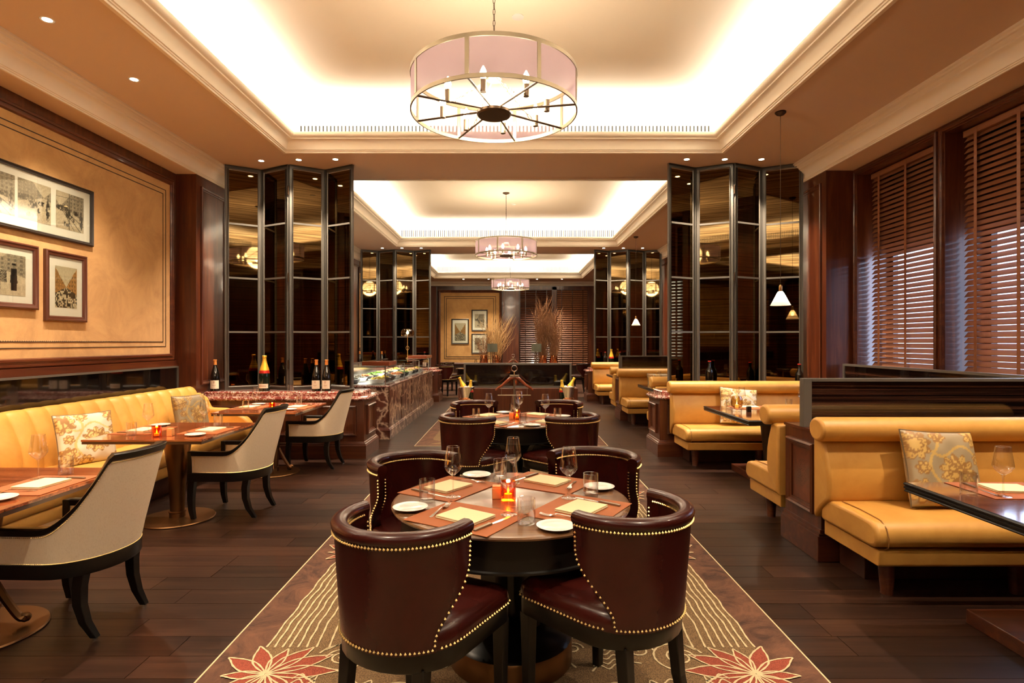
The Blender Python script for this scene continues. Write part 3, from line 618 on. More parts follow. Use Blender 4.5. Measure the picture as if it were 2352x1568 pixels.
# ================================================================ LIGHT FITTINGS
def chandelier(label, cx, cy, zt, zb, Rr, ztop):
    r = thing('drum_chandelier', label, 'chandelier', (cx, cy, zb), group='drum chandeliers'); H = zt-zb
    for z0, nm in ((0, 'bottom_ring'), (H-.028, 'top_ring')):
        m_ = MB(); m_.lathe([(Rr-.006,z0),(Rr+.004,z0),(Rr+.004,z0+.028),(Rr-.006,z0+.028),(Rr-.006,z0)], 64, cap=False); obj(nm, m_, CHAMP, r)
    for k in range(8):
        a = R(-104.8+45*k); a2 = a+R(45)
        m_ = MB(); m_.box(-.003, .005, -.014, .014, .028, H-.028); m_.map(lambda x, y, z: ((Rr+x)*cos(a)-y*sin(a), (Rr+x)*sin(a)+y*cos(a), z)); obj('upright', m_, CHAMP, r, None)
        m_ = MB(); m_.grid(lambda u, v: ((Rr-.002)*cos(a+(a2-a)*u), (Rr-.002)*sin(a+(a2-a)*u), .026+(H-.052)*v), 10, 1); obj('shade_panel', m_, SHADE, r, fix=False)
        m_ = MB(); m_.tube([(.10*cos(a), .10*sin(a), .03), (Rr*.99*cos(a), Rr*.99*sin(a), .012)], .0075, 6); obj('spoke', m_, METD, r)
        b_ = a+.10; q_ = Rr*.64; bx_, by_ = q_*cos(b_), q_*sin(b_)
        m_ = MB(); m_.cyl((bx_, by_, .0), .021, .085, 12); sc_ = obj('candle_cup', m_, CHAMP, r)
        m_ = MB(); m_.lathe([(.011,.085),(.022,.105),(.025,.125),(.017,.155),(.003,.18)], 10, (bx_, by_, 0)); obj('bulb', m_, BULB, sc_)
    m_ = MB(); m_.lathe([(.001,-.012),(.12,-.012),(.13,0),(.13,.018),(.05,.04),(.001,.045)], 28); obj('hub', m_, METD, r)
    m_ = MB(); m_.lathe([(.001,H*.85),(.05,H*.85),(.06,H*.88),(.02,H*.93),(.001,H*.95)], 16); obj('hanging_boss', m_, CHAMP, r)
    def chain(m_, p, q, n):
        p, q = np.array(p, float), np.array(q, float); d = (q-p)/n; L = np.linalg.norm(d); u = d/L
        s_ = np.cross(u, (0.3, 1, .2)); s_ /= np.linalg.norm(s_); t_ = np.cross(u, s_)
        for i in range(n):
            w_ = s_ if i % 2 else t_; c_ = p+d*(i+.5)
            m_.tube([tuple(c_+u*L*.62*cos(a)+w_*.0085*sin(a)) for a in np.linspace(0, 2*pi, 9)[:-1]], .0025, 4, loop=True)
    for k in range(4):
        a = R(-60+90*k); m_ = MB(); chain(m_, (.045*cos(a), .045*sin(a), H*.86), (.33*cos(a), .33*sin(a), .03), 8); obj('chain', m_, CHAMP, r)
    m_ = MB(); chain(m_, (0,0,H*.95), (0,0,ztop-zb-.03), max(6, int((ztop-zb-H)/.042))); obj('chain', m_, METD, r)
    m_ = MB(); m_.lathe([(.07,0),(.07,-.012),(.03,-.03),(.008,-.035)], 20, (0,0,ztop-zb)); obj('canopy', m_, METD, r)
    point('chandelier_glow', (cx, cy, zb+.14), 52, WARM, .25)
CHX = -.11
chandelier('nearest and largest drum chandelier with mauve gauze shade', CHX-.015, 4.35, 3.505, 3.21, .62, 4.46)
chandelier('middle drum chandelier of the three in the row', CHX+.02, 4.35+PITCH, 3.505, 3.21, .61, 4.46)
chandelier('farthest and smallest drum chandelier before the back wall', CHX+.10, 4.35+2*PITCH, 3.505, 3.21, .61, 4.46)
def pend():
    r = thing('pendant_lamp', '', 'lamp')
    m_ = MB(); m_.lathe([(.01,-.04),(.035,-.03),(.055,-.01),(.055,0)], 16, (0,0,2.01)); obj('canopy', m_, METD, r)
    m_ = MB(); m_.cyl((0,0,.20), .0028, 1.78, 6); obj('cord', m_, METD, r)
    m_ = MB(); m_.lathe([(.013,.14),(.017,.15),(.017,.20),(.006,.215)], 12); obj('lamp_holder', m_, BRASS, r)
    m_ = MB(); m_.lathe([(.10,0),(.092,.015),(.03,.135),(.022,.145)], 28, cap=False); obj('lamp_shade', m_, PLSH, r)
    m_ = MB(); m_.ball((0,0,.085), .024, 10, 7, 1.2); obj('bulb', m_, BULB, r); return r
PD = Proto(pend, 'lamp', 'pendant lamps over the booths')
for (x, y, l) in ((2.81, 6.03, 'small glass pendant lamp over the middle booth table'), (2.84, 13.13, 'farther small glass pendant lamp, in front of the far screen')):
    PD((x, y, 1.885), 0, l); spot('pendant_beam', (x, y, 1.93), 35, WARM, 130, .8, .03)
def dl():
    r = thing('downlight', '', 'light')
    m_ = MB(); m_.lathe([(.030,.0),(.046,-.003),(.05,0)], 20, cap=False); obj('trim_ring', m_, CER, r)
    m_ = MB(); m_.lathe([(.001,-.0015),(.032,-.0015)], 16, cap=False); obj('lens', m_, DLED, r); return r
DLP = Proto(dl, 'light', 'recessed downlights')
names = {0:'recessed downlight over the left tables, second from the left edge', 1:'recessed downlight over the left tables, nearer the screen'}
def dln(i, x, y):
    if i == 0: return 'recessed downlight nearest the top left corner'
    if i == 1: return 'second recessed downlight on the left ceiling strip'
    o = ['leftmost', 'second', 'third', 'fourth']
    if 6 <= i < 9: return 'recessed downlight above the near left screen, %s' % ['leftmost','middle one','rightmost'][i-6]
    if 9 <= i < 12: return 'recessed downlight above the near right screen, %s' % ['leftmost','middle one','rightmost'][i-9]
    if 12 <= i < 15: return 'recessed downlight above the far left screen, %s' % ['leftmost','middle one','rightmost'][i-12]
    if 15 <= i < 19: return 'recessed downlight above the far right screen, %s from the left' % ['first','second','third','fourth'][i-15]
    if 19 <= i < 23: return 'recessed downlight before the far wall, %s from the left' % ['first','second','third','fourth'][i-19]
    return None
for i, (x, y) in enumerate(DOWN):
    l = dln(i, x, y)
    if l: DLP((x, y, ZS), 0, l)
# ================================================================ CHAIRS
def leather_chair():
    r = thing('leather_chair', '', 'chair'); W, D, yc = .250, .235, -.055
    def phim(z):
        t = min(1, max(0, (z-.48)/.24)); t = t*t*(3-2*t); return R(60+37*t)
    def P(u, off, z):
        ph = u*phim(z); t = (z-.45)/.40; w_, d_ = W+.012*t-off, D+.035*t-off
        return (w_*sin(ph), yc-d_*cos(ph), z)
    cs = [(0,.45),(0,.51),(0,.57),(0,.64),(0,.72),(0,.812),(-.002,.822),(-.008,.830),(-.010,.846),(-.004,.858),(.012,.865),(.030,.865),(.044,.858),(.050,.846),(.048,.832),(.044,.824),(.043,.72),(.043,.62),(.048,.56),(.056,.50)]
    m_ = MB(); m_.loft([[P(u, o, z) for o, z in cs] for u in np.linspace(-1, 1, 33)]); obj('backrest', m_, BURG, r, 50)
    m_ = MB(); n = 34
    for i in range(2*n+1):
        u = -1+i/n
        if abs(u) < .985:
            m_.nail(P(u, -.005, .817), .0062); m_.nail(P(u*.95, .0465, .818), .0055)
        if i % 2 == 0 and abs(u) < .97: m_.nail(P(u, -.002, .461), .0062)
    for z in np.arange(.475, .80, .0165):
        for s in (-1, 1): m_.nail(P(s*.975, -.002, z), .006); 
    for z in np.arange(.54, .80, .0165):
        for s in (-1, 1): m_.nail(P(s*.975, .045, z), .0055)
    # seat
    def plan(sx, sy, z, rr=.05):
        pts = []
        for x0, y0, a0 in ((.258-rr, .29-rr, 0), (-.258+rr, .29-rr, 90)):
            for a in (0, 30, 60, 90): pts.append((x0+rr*cos(R(a0+a)), y0+rr*sin(R(a0+a))))
        for a in np.linspace(180, 360, 15): pts.append((.252*cos(R(a)), -.06+.222*sin(R(a))))
        return [(x*sx, (y-.0)*sy, z) for x, y in pts]
    for x, y in [(p[0], p[1]) for p in plan(1.012, 1.012, 0)][:8]: pass
    pl = plan(1.006, 1.008, .412); pl = pl[14:] + pl[:14]
    # nails along the seat front and sides
    seq = plan(1.006, 1.008, .413); path = seq[-3:]+seq[:11]; ZR = .461
    for a, b in zip(path[:-1], path[1:]):
        L = math.dist(a, b); k = max(1, int(L/.0165))
        for j in range(k): t = j/k; m_.nail((a[0]+(b[0]-a[0])*t, a[1]+(b[1]-a[1])*t, .461), .0062)
    obj('nail_trim', m_, GOLDN, r, stuff=True)
    m_ = MB(); m_.loft([plan(*k) for k in ((.99,.99,.45),(1,1,.458),(1,1,.478),(.985,.985,.50),(.94,.94,.516),(.82,.82,.528),(.5,.5,.538),(.01,.01,.54))]); obj('seat', m_, BURG, r, 60)
    m_ = MB(); m_.loft([plan(*k) for k in ((.97,.97,.385),(.99,.99,.39),(.99,.99,.452))]); obj('seat_frame', m_, LACQ, r, 50)
    for x, y, s in ((.225, .245, 0), (-.225, .245, 0), (.165, -.185, -1), (-.165, -.185, -1)):
        m_ = MB(); sg = 1 if x > 0 else -1
        def sq(t, cx, cy, z): return [(cx-t,cy-t,z),(cx+t,cy-t,z),(cx+t,cy+t,z),(cx-t,cy+t,z)]
        m_.loft([sq(.018, x+.02*sg*(s != 0), y-.055*(s != 0), 0), sq(.021, x+.005*sg*(s != 0), y-.02*(s != 0), .17), sq(.025, x, y, .395)]); obj('leg', m_, LACQ, r, None, bevel=.004)
    return r
LC = Proto(leather_chair, 'chair')
def cream_chair():
    r = thing('cream_armchair', '', 'chair'); W, D, yc = .285, .24, -.05
    def base(u):     # u -1..1 along horseshoe, returns (x,y,nx,ny,h)
        L1 = .29; La = pi*.26; s = abs(u)*(L1+La/1.0)
        if s < La: ph = s/La*pi/2; x, y, nx, ny = W*sin(ph), yc-D*cos(ph), sin(ph), -cos(ph)
        else: x, y, nx, ny = W, yc+(s-La), 1, 0
        t = s/(L1+La)
        # profile: top rail across the back, concave sweep down to the arm
        if t < .36: h = .945-.006*(t/.36)
        else:
            q = min(1, (t-.36)/.44); h = .585+.354*(1-q)**2.1
        return (x*(1 if u > 0 else -1), y, nx*(1 if u > 0 else -1), ny, h)
    def P(u, off, z):
        x, y, nx, ny, h = base(u); le = -.115*max(0, (z-.42)/.52)*max(0, min(1, (.10-y)/.25))
        fl = .02*max(0, (z-.42)/.5)
        return (x-nx*(off-fl), y-ny*(off-fl)+le, z)
    us = np.concatenate([np.linspace(-1, -.2, 29), np.linspace(-.15, .15, 7), np.linspace(.2, 1, 29)])
    rings = []; rt = []; tr = []
    for u in us:
        h = base(u)[4]; zb = .405
        zs = [zb+(h-.03-zb)*k/5 for k in range(6)]
        rings.append([P(u, .0, z) for z in zs]+[P(u, .045, z) for z in zs[::-1]])
        rt.append([P(u, -.006, h-.034), P(u, -.008, h-.004), P(u, .0, h), P(u, .046, h), P(u, .053, h-.006), P(u, .05, h-.034)])
    m_ = MB(); m_.loft(rings); obj('backrest', m_, LINEN, r, 50)
    m_ = MB(); m_.loft(rt); obj('top_rail', m_, LACQ, r, 40)
    m_ = MB()
    for s in (-1, 1):
        x = s*.262; m_.box(x-.028, x+.028, yc+.285, yc+.325, .40, .585)
    obj('arm_post', m_, LACQ, r, None, bevel=.004)
    m_ = MB()
    for i in range(-120, 121):
        u = i/121; h = base(u)[4]; m_.nail(P(u, -.001, h-.042), .0042); m_.nail(P(u, -.001, .412), .0042)
    for z in np.arange(.42, .53, .012):
        for s in (-1, 1): m_.nail(P(s*.975, -.001, z), .0042)
    obj('nail_trim', m_, GOLDN, r, stuff=True)
    def plan(sx, z, f=0):
        pts = [(W, .27), (-W, .27)]
        for a in np.linspace(180, 360, 17): pts.append((W*cos(R(a)), yc+D*sin(R(a))))
        return [(x*sx, y*sx+f, z) for x, y in pts]
    m_ = MB(); m_.loft([plan(1, .335), plan(1.012, .35), plan(1.012, .408)]); obj('seat_frame', m_, LACQ, r, 40)
    def sp(sx, z):
        rr = .05; pts = [(.255, .20), (.255, .27), (.235, .305), (-.235, .305), (-.255, .27), (-.255, .20)]
        for a in np.linspace(180, 360, 11): pts.append((.235*cos(R(a)), yc+.19*sin(R(a))))
        return [(x*sx, y*sx, z) for x, y in pts]
    m_ = MB(); m_.loft([sp(.99,.405), sp(1.0,.42), sp(1,.455), sp(.96,.476), sp(.85,.486), sp(.5,.492), sp(.01,.493)]); obj('seat', m_, LINEN, r, 60)
    for x, y, b in ((.255,.245,0),(-.255,.245,0),(.198,-.185,1),(-.198,-.185,1)):
        m_ = MB(); sg = 1 if x > 0 else -1; ks = [(0,.35,.026),(.02,.27,.026),(.03,.18,.024),(.02,.09,.021),(-.012,.012,.017)]
        def sq(t, cx, cy, z): return [(cx-t,cy-t,z),(cx+t,cy-t,z),(cx+t,cy+t,z),(cx-t,cy+t,z)]
        if b: m_.loft([sq(t, x-sg*(.01-dy*.2), y-.055*((.35-z)/.35)**1.6+dy*.9, z) for dy, z, t in ks])
        else: m_.loft([sq(t, x, y+dy*.5, z) for dy, z, t in ks])
        lg = obj('leg', m_, LACQ, r, 50, bevel=.003)
        q_ = m_.v[-4:]; cx_, cy_ = sum(p[0] for p in q_)/4, sum(p[1] for p in q_)/4
        m_ = MB(); m_.cyl((cx_, cy_, 0), .013, .013, 10); obj('glide', m_, STEEL, lg)
    return r
CC = Proto(cream_chair, 'chair')
G = 'leather chairs round the nearest table'; A = lambda d: -R(d)
LC((-.355, 2.20, .009), A(29), 'oxblood leather barrel chair seen from behind, front left of nearest round table', G)
LC((.405, 2.345, .009), A(-43), 'oxblood leather barrel chair seen from behind, front right of nearest round table', G)
LC((-.46, 3.09, .009), A(137), 'oxblood leather barrel chair facing the camera, far left of nearest round table', G)
LC((.43, 3.20, .009), A(209), 'oxblood leather barrel chair facing the camera, far right of nearest round table', G)
G = 'leather chairs round the second table'
LC((-.32, 5.09, .009), A(38), 'oxblood leather barrel chair at near left of the second round table', G)
LC((.47, 5.11, .009), A(-43), 'oxblood leather barrel chair at near right of the second round table', G)
LC((-.33, 6.03, .009), A(142), 'oxblood leather barrel chair at far left of the second round table', G)
LC((.46, 6.08, .009), A(218), 'oxblood leather barrel chair at far right of the second round table', G)
G = 'leather chairs near the far wall'
LC((-1.83, 16.25, .009), A(20), 'far leather chair seen from behind, left of the middle divider', G)
LC((-1.9, 18.1, .009), A(120), 'far leather chair facing right, by the far wall panel', G)
LC((2.05, 17.3, .009), A(-60), 'far leather chair right of the middle divider', G)
G = 'cream armchairs at the left tables'
CC((-2.34, 3.12, 0), A(-88), 'cream linen armchair nearest the camera, at the left edge', G)
CC((-2.42, 5.12, 0), A(-88), 'cream linen armchair at the middle left table', G)
CC((-2.33, 7.00, 0), A(-88), 'cream linen armchair by the marble counter', G)
# ================================================================ TABLES
def round_table():
    r = thing('round_table', '', 'table'); Rt = .558
    m_ = MB(); m_.lathe([(.001,.728),(Rt-.02,.728),(Rt-.004,.733),(Rt,.741),(Rt-.004,.747),(Rt-.016,.75),(.001,.75)], 72); obj('tabletop', m_, RTOP, r, 30)
    m_ = MB(); m_.lathe([(Rt-.05,.728),(Rt-.045,.60),(Rt-.035,.596),(Rt-.035,.588),(Rt-.06,.585),(Rt-.06,.728)], 72, cap=False); obj('apron', m_, LACQ, r, 40)
    m_ = MB(); m_.lathe([(.002,0),(.285,0),(.29,.005),(.29,.105),(.282,.115)], 48, cap=False); obj('base_drum', m_, BRZ, r, 40)
    m_ = MB(); m_.lathe([(.288,.112),(.27,.13),(.18,.17),(.12,.21),(.001,.215)], 40); obj('base_cover', m_, LACQ, r, 40)
    for k in range(4):
        a = R(45+90*k)
        m_ = MB(); pts = [(.10,.19),(.16,.19),(.13,.30),(.135,.42),(.20,.52),(.34,.60),(.34,.62),(.06,.62),(.06,.3)]
        m_.prism(pts, -.035, .035, 'y'); m_.map(lambda x, y, z: (x*cos(a)-y*sin(a), x*sin(a)+y*cos(a), z)); obj('pedestal_leg', m_, LACQ, r, 40)
    m_ = MB(); m_.cyl((0,0,.2), .065, .42, 12); m_.box(-.4,.4,-.05,.05,.61,.727); m_.box(-.05,.05,-.4,.4,.61,.727); obj('column', m_, LACQ, r, None)
    return r
RTb = Proto(round_table, 'table', 'round tables on the central carpets')
RTb((0, 2.756, .009), 0, 'nearest round table set for four, with black apron')
RTb((.06, 5.60, .009), 0, 'second round table set for four, before the hanger stand')
RTb((-1.02, 16.6, .009), 0, 'far round table half hidden left of the middle divider')
def left_table(scroll, d=.97, w=.93):
    def b():
        r = thing('dining_table', '', 'table')
        m_ = MB(); m_.box(-w/2, w/2, -d/2, d/2, .735, .75); obj('tabletop', m_, MACA, r, None, bevel=.002)
        m_ = MB(); m_.rect([(0,.735),(0,.715),(.03,.712),(.03,.735)], -w/2+.004, w/2-.004, -d/2+.004, d/2-.004); obj('edge_band', m_, MD, r, None)
        m_ = MB(); m_.box(-.18, .18, -.18, .18, .70, .735); obj('bracket', m_, METD, r, None)
        m_ = MB(); m_.lathe([(.001,.07),(.055,.07),(.072,.4),(.115,.70),(.001,.70)], 28); obj('column', m_, BRZ, r, 50)
        m_ = MB(); m_.lathe([(.001,.018),(.062,.018),(.062,.055),(.068,.06),(.068,.068),(.058,.072),(.001,.072)], 28); obj('collar', m_, BRZ, r, 40)
        m_ = MB(); m_.lathe([(.001,0),(.29,0),(.295,.006),(.29,.014),(.001,.02)], 44); obj('base_plate', m_, BRZ, r, 40)
        if scroll:
            for k in range(4):
                a = R(90*k+20); pts = []
                for t in np.linspace(0, 1, 14):
                    pts.append((.06+.13*t+.02*sin(t*pi), .24*(1-t)**2+.035+.015*t))
                for t in np.linspace(.3, 4.6, 9): pts.append((.195+.018*sin(t), .047-.014*cos(t)+.006))
                m_ = MB(); m_.tube([(x*cos(a), x*sin(a), z) for x, z in pts], [.02]*14+[.014]*9, 6); obj('scroll_foot', m_, BRZ, r)
        return r
    return b
Proto(left_table(True), 'table')((-2.745, 2.985, 0), 0, 'striped wooden table nearest the camera at the left edge', 'tables along the left sofa')
Proto(left_table(False), 'table')((-2.84, 4.935, 0), 0, 'striped wooden table in the middle of the left sofa', 'tables along the left sofa')
Proto(left_table(True, 1.05, .90), 'table')((-2.74, 6.68, 0), 0, 'striped wooden table at the counter end of the left sofa', 'tables along the left sofa')
def booth_table(w, d):
    def b():
        r = thing('booth_table', '', 'table')
        m_ = MB(); m_.box(-w/2+.012, w/2-.012, -d/2+.012, d/2-.012, .735, .75); obj('tabletop', m_, MACD, r, None)
        m_ = MB(); m_.rect([(.012,.75),(.004,.748),(0,.742),(0,.736),(.005,.733),(.005,.729),(.001,.726),(.001,.718),(.006,.714),(.006,.710),(.002,.706),(.004,.70),(.04,.70),(.04,.735)], -w/2, w/2, -d/2, d/2); obj('moulded_edge', m_, LACQ, r, 30)
        m_ = MB(); m_.lathe([(.06,.05),(.07,.3),(.11,.70)], 24, (-.3,0,0)); m_.lathe([(.06,.05),(.07,.3),(.11,.70)], 24, (.5,0,0)); obj('column', m_, METD, r)
        m_ = MB(); m_.box(-w/2+.32, w/2-.05, -d/2+.1, d/2-.02, 0, .075); obj('base_plinth', m_, MX, r, None, bevel=.006)
        return r
    return b
BW = 1.60
Proto(booth_table(BW, 1.36), 'table')((2.115+BW/2, 2.44, 0), 0, 'dark striped booth table at the right edge, nearest the camera', 'tables in the right booths')
Proto(booth_table(BW, 1.30), 'table')((2.28+BW/2, 6.20, 0), 0, 'dark booth table under the nearer pendant lamp', 'tables in the right booths')
Proto(booth_table(BW, 1.20), 'table')((2.28+BW/2, 9.80, 0), 0, 'booth table just beyond the first right counter', 'tables in the right booths')
Proto(booth_table(BW, 1.20), 'table')((2.28+BW/2, 13.2, 0), 0, 'farthest visible booth table on the right', 'tables in the right booths')
# ================================================================ SOFAS
SEAM = mat('seam_leather', (.30,.13,.025), .6)
def left_sofa():
    r = thing('channel_sofa', 'long tan leather sofa with ribbed back along the left wall', 'sofa', (-3.8, 4.4, 0))
    YA, YB = 1.6, 7.40
    prof = [(-3.86,.40),(-3.865,.50),(-3.875,.60),(-3.90,.70),(-3.935,.78),(-3.965,.85),(-3.99,.90),(-4.02,.932),(-4.055,.945),(-4.10,.94),(-4.14,.915),(-4.165,.86),(-4.17,.45),(-4.17,.25)]
    n = int((YB-YA)/.0125); m_ = MB()
    def fn(u, v):
        y = YA+(YB-YA)*u; k = v*(len(prof)-1); i = min(int(k), len(prof)-2); t = k-i
        x = prof[i][0]*(1-t)+prof[i+1][0]*t; z = prof[i][1]*(1-t)+prof[i+1][1]*t
        s = abs(sin(pi*(y-YA-.03+.05*max(0, .75-z)*0)/.2))**.6; w_ = min(1, max(0, (9.6-k)/2))
        e = min(1, max(0, (YB-y)/.10)); e = math.sqrt(1-(1-e)**2) if e < 1 else 1
        return (x+(.036*(s-1)*w_)-(1-e)*.05*(x > -4.1), y, z-.010*(1-s)*(7 < k < 10)-(1-e)*.05*(z > .8))
    m_.grid(fn, n, 26); nv = len(m_.v)
    m_.prism([(p[0]-.005, p[1]-.004) for p in prof], YB-.03, YB-.002, 'y') if False else None
    m_.add([fn(1, v/26) for v in range(27)], [tuple(range(27))]); obj('backrest', m_, YEL, r, 60, world=True)
    y = YA+.03
    while y < YB-.12:
        m_ = MB(); m_.tube([(fn((y-YA)/(YB-YA), v)[0]+.001, y, fn((y-YA)/(YB-YA), v)[2]) for v in np.linspace(.02, .62, 13)], .0028, 4); y += .2; obj('seam', m_, SEAM, r, world=True)
    sp_ = [(-3.90,.31),(-3.30,.31),(-3.28,.325),(-3.275,.36),(-3.275,.42),(-3.285,.452),(-3.315,.468),(-3.40,.474),(-3.6,.470),(-3.90,.455)]
    m_ = MB(); m_.prism(sp_, YA, YB-.13, 'y'); obj('seat', m_, YEL, r, 50, world=True)
    m_ = MB(); m_.prism([(-3.9,.20),(-3.315,.20),(-3.30,.215),(-3.30,.295),(-3.31,.305),(-3.9,.305)], YA, YB-.13, 'y'); obj('base', m_, YEL, r, 50, world=True)
    m_ = MB(); m_.box(-4.15, -3.42, YA, YB-.02, 0, .20); obj('plinth', m_, MD, r, None, world=True)
    ap = [(-3.30,.20),(-3.27,.40),(-3.285,.49),(-3.33,.545),(-3.42,.60),(-3.52,.65),(-3.60,.668),(-3.80,.675),(-3.86,.80),(-3.95,.86),(-4.0,.86),(-4.0,.20)]
    m_ = MB(); m_.prism(ap, YB-.128, YB-.004, 'y'); obj('end_arm', m_, YEL, r, 50, bevel=.03, seg=3, world=True)
    return r
left_sofa()
def bench(label, x0, x1, yb, s, legs=True, group='booth sofas'):
    """s=-1 faces the camera (front at smaller y)"""
    r = thing('booth_sofa', label, 'sofa', ((x0+x1)/2, yb, 0), group=group); hw = (x1-x0)/2
    f = lambda x, d, z: (x, s*d, z)
    def ex(poly, a, b, nm, m, bev=.0, sm=50):
        m_ = MB(); m_.prism(poly, a, b, 'x'); m_.map(f); return obj(nm, m_, m, r, sm, bevel=bev, seg=3)
    ex([(.06,.31),(.60,.31),(.645,.325),(.66,.36),(.655,.41),(.63,.447),(.58,.462),(.40,.468),(.06,.46)], -hw-.03, hw, 'seat', YEL, .022)
    ex([(.05,.205),(.62,.205),(.63,.215),(.635,.298),(.05,.303)], -hw, hw, 'base', YEL, .012)
    ex([(.0,.30),(.0,.86),(.08,.87),(.115,.85),(.13,.81),(.165,.73),(.188,.65),(.195,.56),(.185,.47),(.10,.40)], -hw-.05, hw, 'backrest', YEL, .022)
    rp = [(.128+.092*cos(a), .925+.080*sin(a)) for a in np.linspace(0, 2*pi, 25)[:-1]]
    ex(rp, -hw-.10, hw, 'head_roll', YEL, .02)
    ex([(.02,0),(.30,0),(.30,.205),(.02,.205)], -hw+.12, hw, 'plinth', MD, .004)
    sp2 = [(.56,.466),(.60,.462),(.648,.43),(.668,.38),(.66,.325),(.63,.306)]
    for x in (-hw+.035, .12): m_ = MB(); m_.tube([(x, d, z) for d, z in [(.20,.468),(.40,.472)]+sp2], .0035, 5); m_.map(f); obj('seam', m_, SEAM, r)
    for k, x in enumerate((-hw+.13, 0, hw-.2)):
        m_ = MB(); m_.lathe([(.036,0),(.034,.006),(.05,.205)], 16, (x, .50, 0)); m_.map(f); obj('leg', m_, MX, r, 40)
    return r
XB0, XB1 = 2.12, 3.93
bench('tan leather booth sofa at right, nearest the camera', XB0, XB1, 3.965, -1)
bench('tan leather booth sofa facing away behind the wooden partition', XB0, XB1, 4.50, 1)
bench('tan leather booth sofa against the near right counter', XB0, XB1, 7.56, -1)
bench('tan leather booth sofa facing away behind the near right counter', XB0, XB1, 8.26, 1)
bench('farther tan leather booth sofa under the small glass rail', XB0, XB1, 11.10, -1)
bench('farther tan leather booth sofa facing away beyond the glass rail', XB0, XB1, 11.66, 1)
bench('farthest tan leather booth sofa against the far right counter', XB0, XB1, 14.66, -1)
def partition(label, y0, y1):
    r = thing('booth_partition', label, 'partition', (3.0, (y0+y1)/2, 0), group='booth partitions'); x0, x1 = 2.13, PR-.005
    m_ = MB(); m_.box(x0, x1, y0+.002, y1-.002, 0, .875); m_.box(x0-.012, x1, y0+.001, y1-.001, .865, .885); obj('body', m_, MV, r, None, world=True)
    m_ = MB(); m_.box(x0-.031, x0+.2, y0-.014, y1+.014, 0, .172)
    m_.box(x0-.022, x0+.2, y0-.010, y1+.010, .172, .19); m_.box(x0-.012, x0+.2, y0-.005, y1+.005, .19, .215); obj('plinth', m_, MX, r, None, bevel=.003, world=True)
    m_ = MB(); rpanel(m_, y0+.07, y1-.07, .30, .79, .028, False); m_.map(lambda a, b, h: (x0-h, a, b)); obj('end_moulding', m_, MV, r, 30, world=True)
    m_ = MB(); m_.box(x0-.004, x0, y0+.13, y1-.13, .355, .735); bp = obj('burr_panel', m_, BURR, r, None, world=True)
    m_ = MB(); yc_ = (y0+y1)/2-r.location[1]
    for k in range(3):
        for j in range(10+6*k):
            a = 2*pi*j/(10+6*k)+k*.3; m_.nail((x0-.0045-3.0, yc_+(.018+.02*k)*cos(a), .55+(.03+.032*k)*sin(a)), .0028)
    obj('dot_inlay', m_, LACQ, bp, None, stuff=True)
    ym = (y0+y1)/2
    m_ = MB(); m_.box(x0-.005, x0+.055, ym-.03, ym+.03, .885, 1.238); m_.box(x0+.055, x1, ym-.03, ym+.03, 1.215, 1.238); m_.box(x0+.055, x1, ym-.03, ym+.03, .885, .90); obj('glass_frame', m_, FRAMEM, r, None, world=True, bevel=.002)
    m_ = MB(); m_.box(x0+.055, x1, ym-.012, ym+.012, .90, 1.215); obj('glass_panel', m_, RGLASS, r, None, world=True)
partition('panelled wooden booth partition with ribbed black glass, at right', 3.97, 4.49)
partition('farther booth partition with small black glass rail', 11.11, 11.65)
r = thing('glass_rail', 'long black glass rail along the window side of the booths', 'rail', (4.15, 4.7, 0))
m_ = MB(); m_.box(3.99, 4.28, 1.5, 7.2, 0, .89); obj('body', m_, MV, r, None, world=True)
m_ = MB(); m_.box(4.13, 4.15, 1.5, 7.15, .89, 1.21); obj('glass_panel', m_, RGLASS, r, None, world=True)
m_ = MB(); m_.box(4.12, 4.16, 1.5, 7.19, 1.21, 1.235); m_.box(4.12, 4.16, 7.15, 7.19, .89, 1.21); obj('glass_frame', m_, FRAMEM, r, None, world=True)
# cushions
def damask(u, v, seed, bright):
    """flat woven leaf-and-flower pattern"""
    g = np.zeros_like(u)
    for cx, cy, rr, n_, ph in ((.62,.45,.25,11,0),(.10,.80,.21,9,.5),(.98,.95,.20,10,.2),(.13,.20,.17,8,1.0),(.95,.03,.15,8,.3),(.42,.93,.11,7,.3),(.40,.06,.13,8,.8),(.16,.50,.09,6,.1),(.94,.62,.08,6,.4)):
        dx, dy = u-cx, (v-cy)*1.05; d = np.hypot(dx, dy); a = np.arctan2(dy, dx)+ph+seed
        pet = rr*(.70+.30*abs(np.cos(a*n_/2))); inn = rr*.55*(.7+.3*abs(np.cos(a*n_/2+1.57)))
        g = np.where(d < pet, 1, g); g = np.where(abs(d-inn) < .013, .35, g); g = np.where(abs(np.sin(a*n_/2)) < .10*(d > inn), np.minimum(g, .45), g); g = np.where(abs(d-pet) < .010, .3, g)
    vine = abs(u-.33-.08*np.sin(v*9+seed)) < .022; g = np.where(vine & (g == 0), .9, g)
    vine = abs(v-.72-.07*np.sin(u*11+seed)) < .02; g = np.where(vine & (g == 0), .9, g)
    gold = np.array((.62,.40,.12)); sil = np.array((.36,.28,.17)) if not bright else np.array((.68,.60,.46)); line = np.array((.33,.17,.05))
    if bright: gold = np.array((.72,.52,.20))
    g = g[..., None]; c_ = np.where(g > .95, gold, np.where(g > .5, gold*.92, np.where(g > .1, line, sil))); return c_
PIL = vcol('damask', .5, .1)
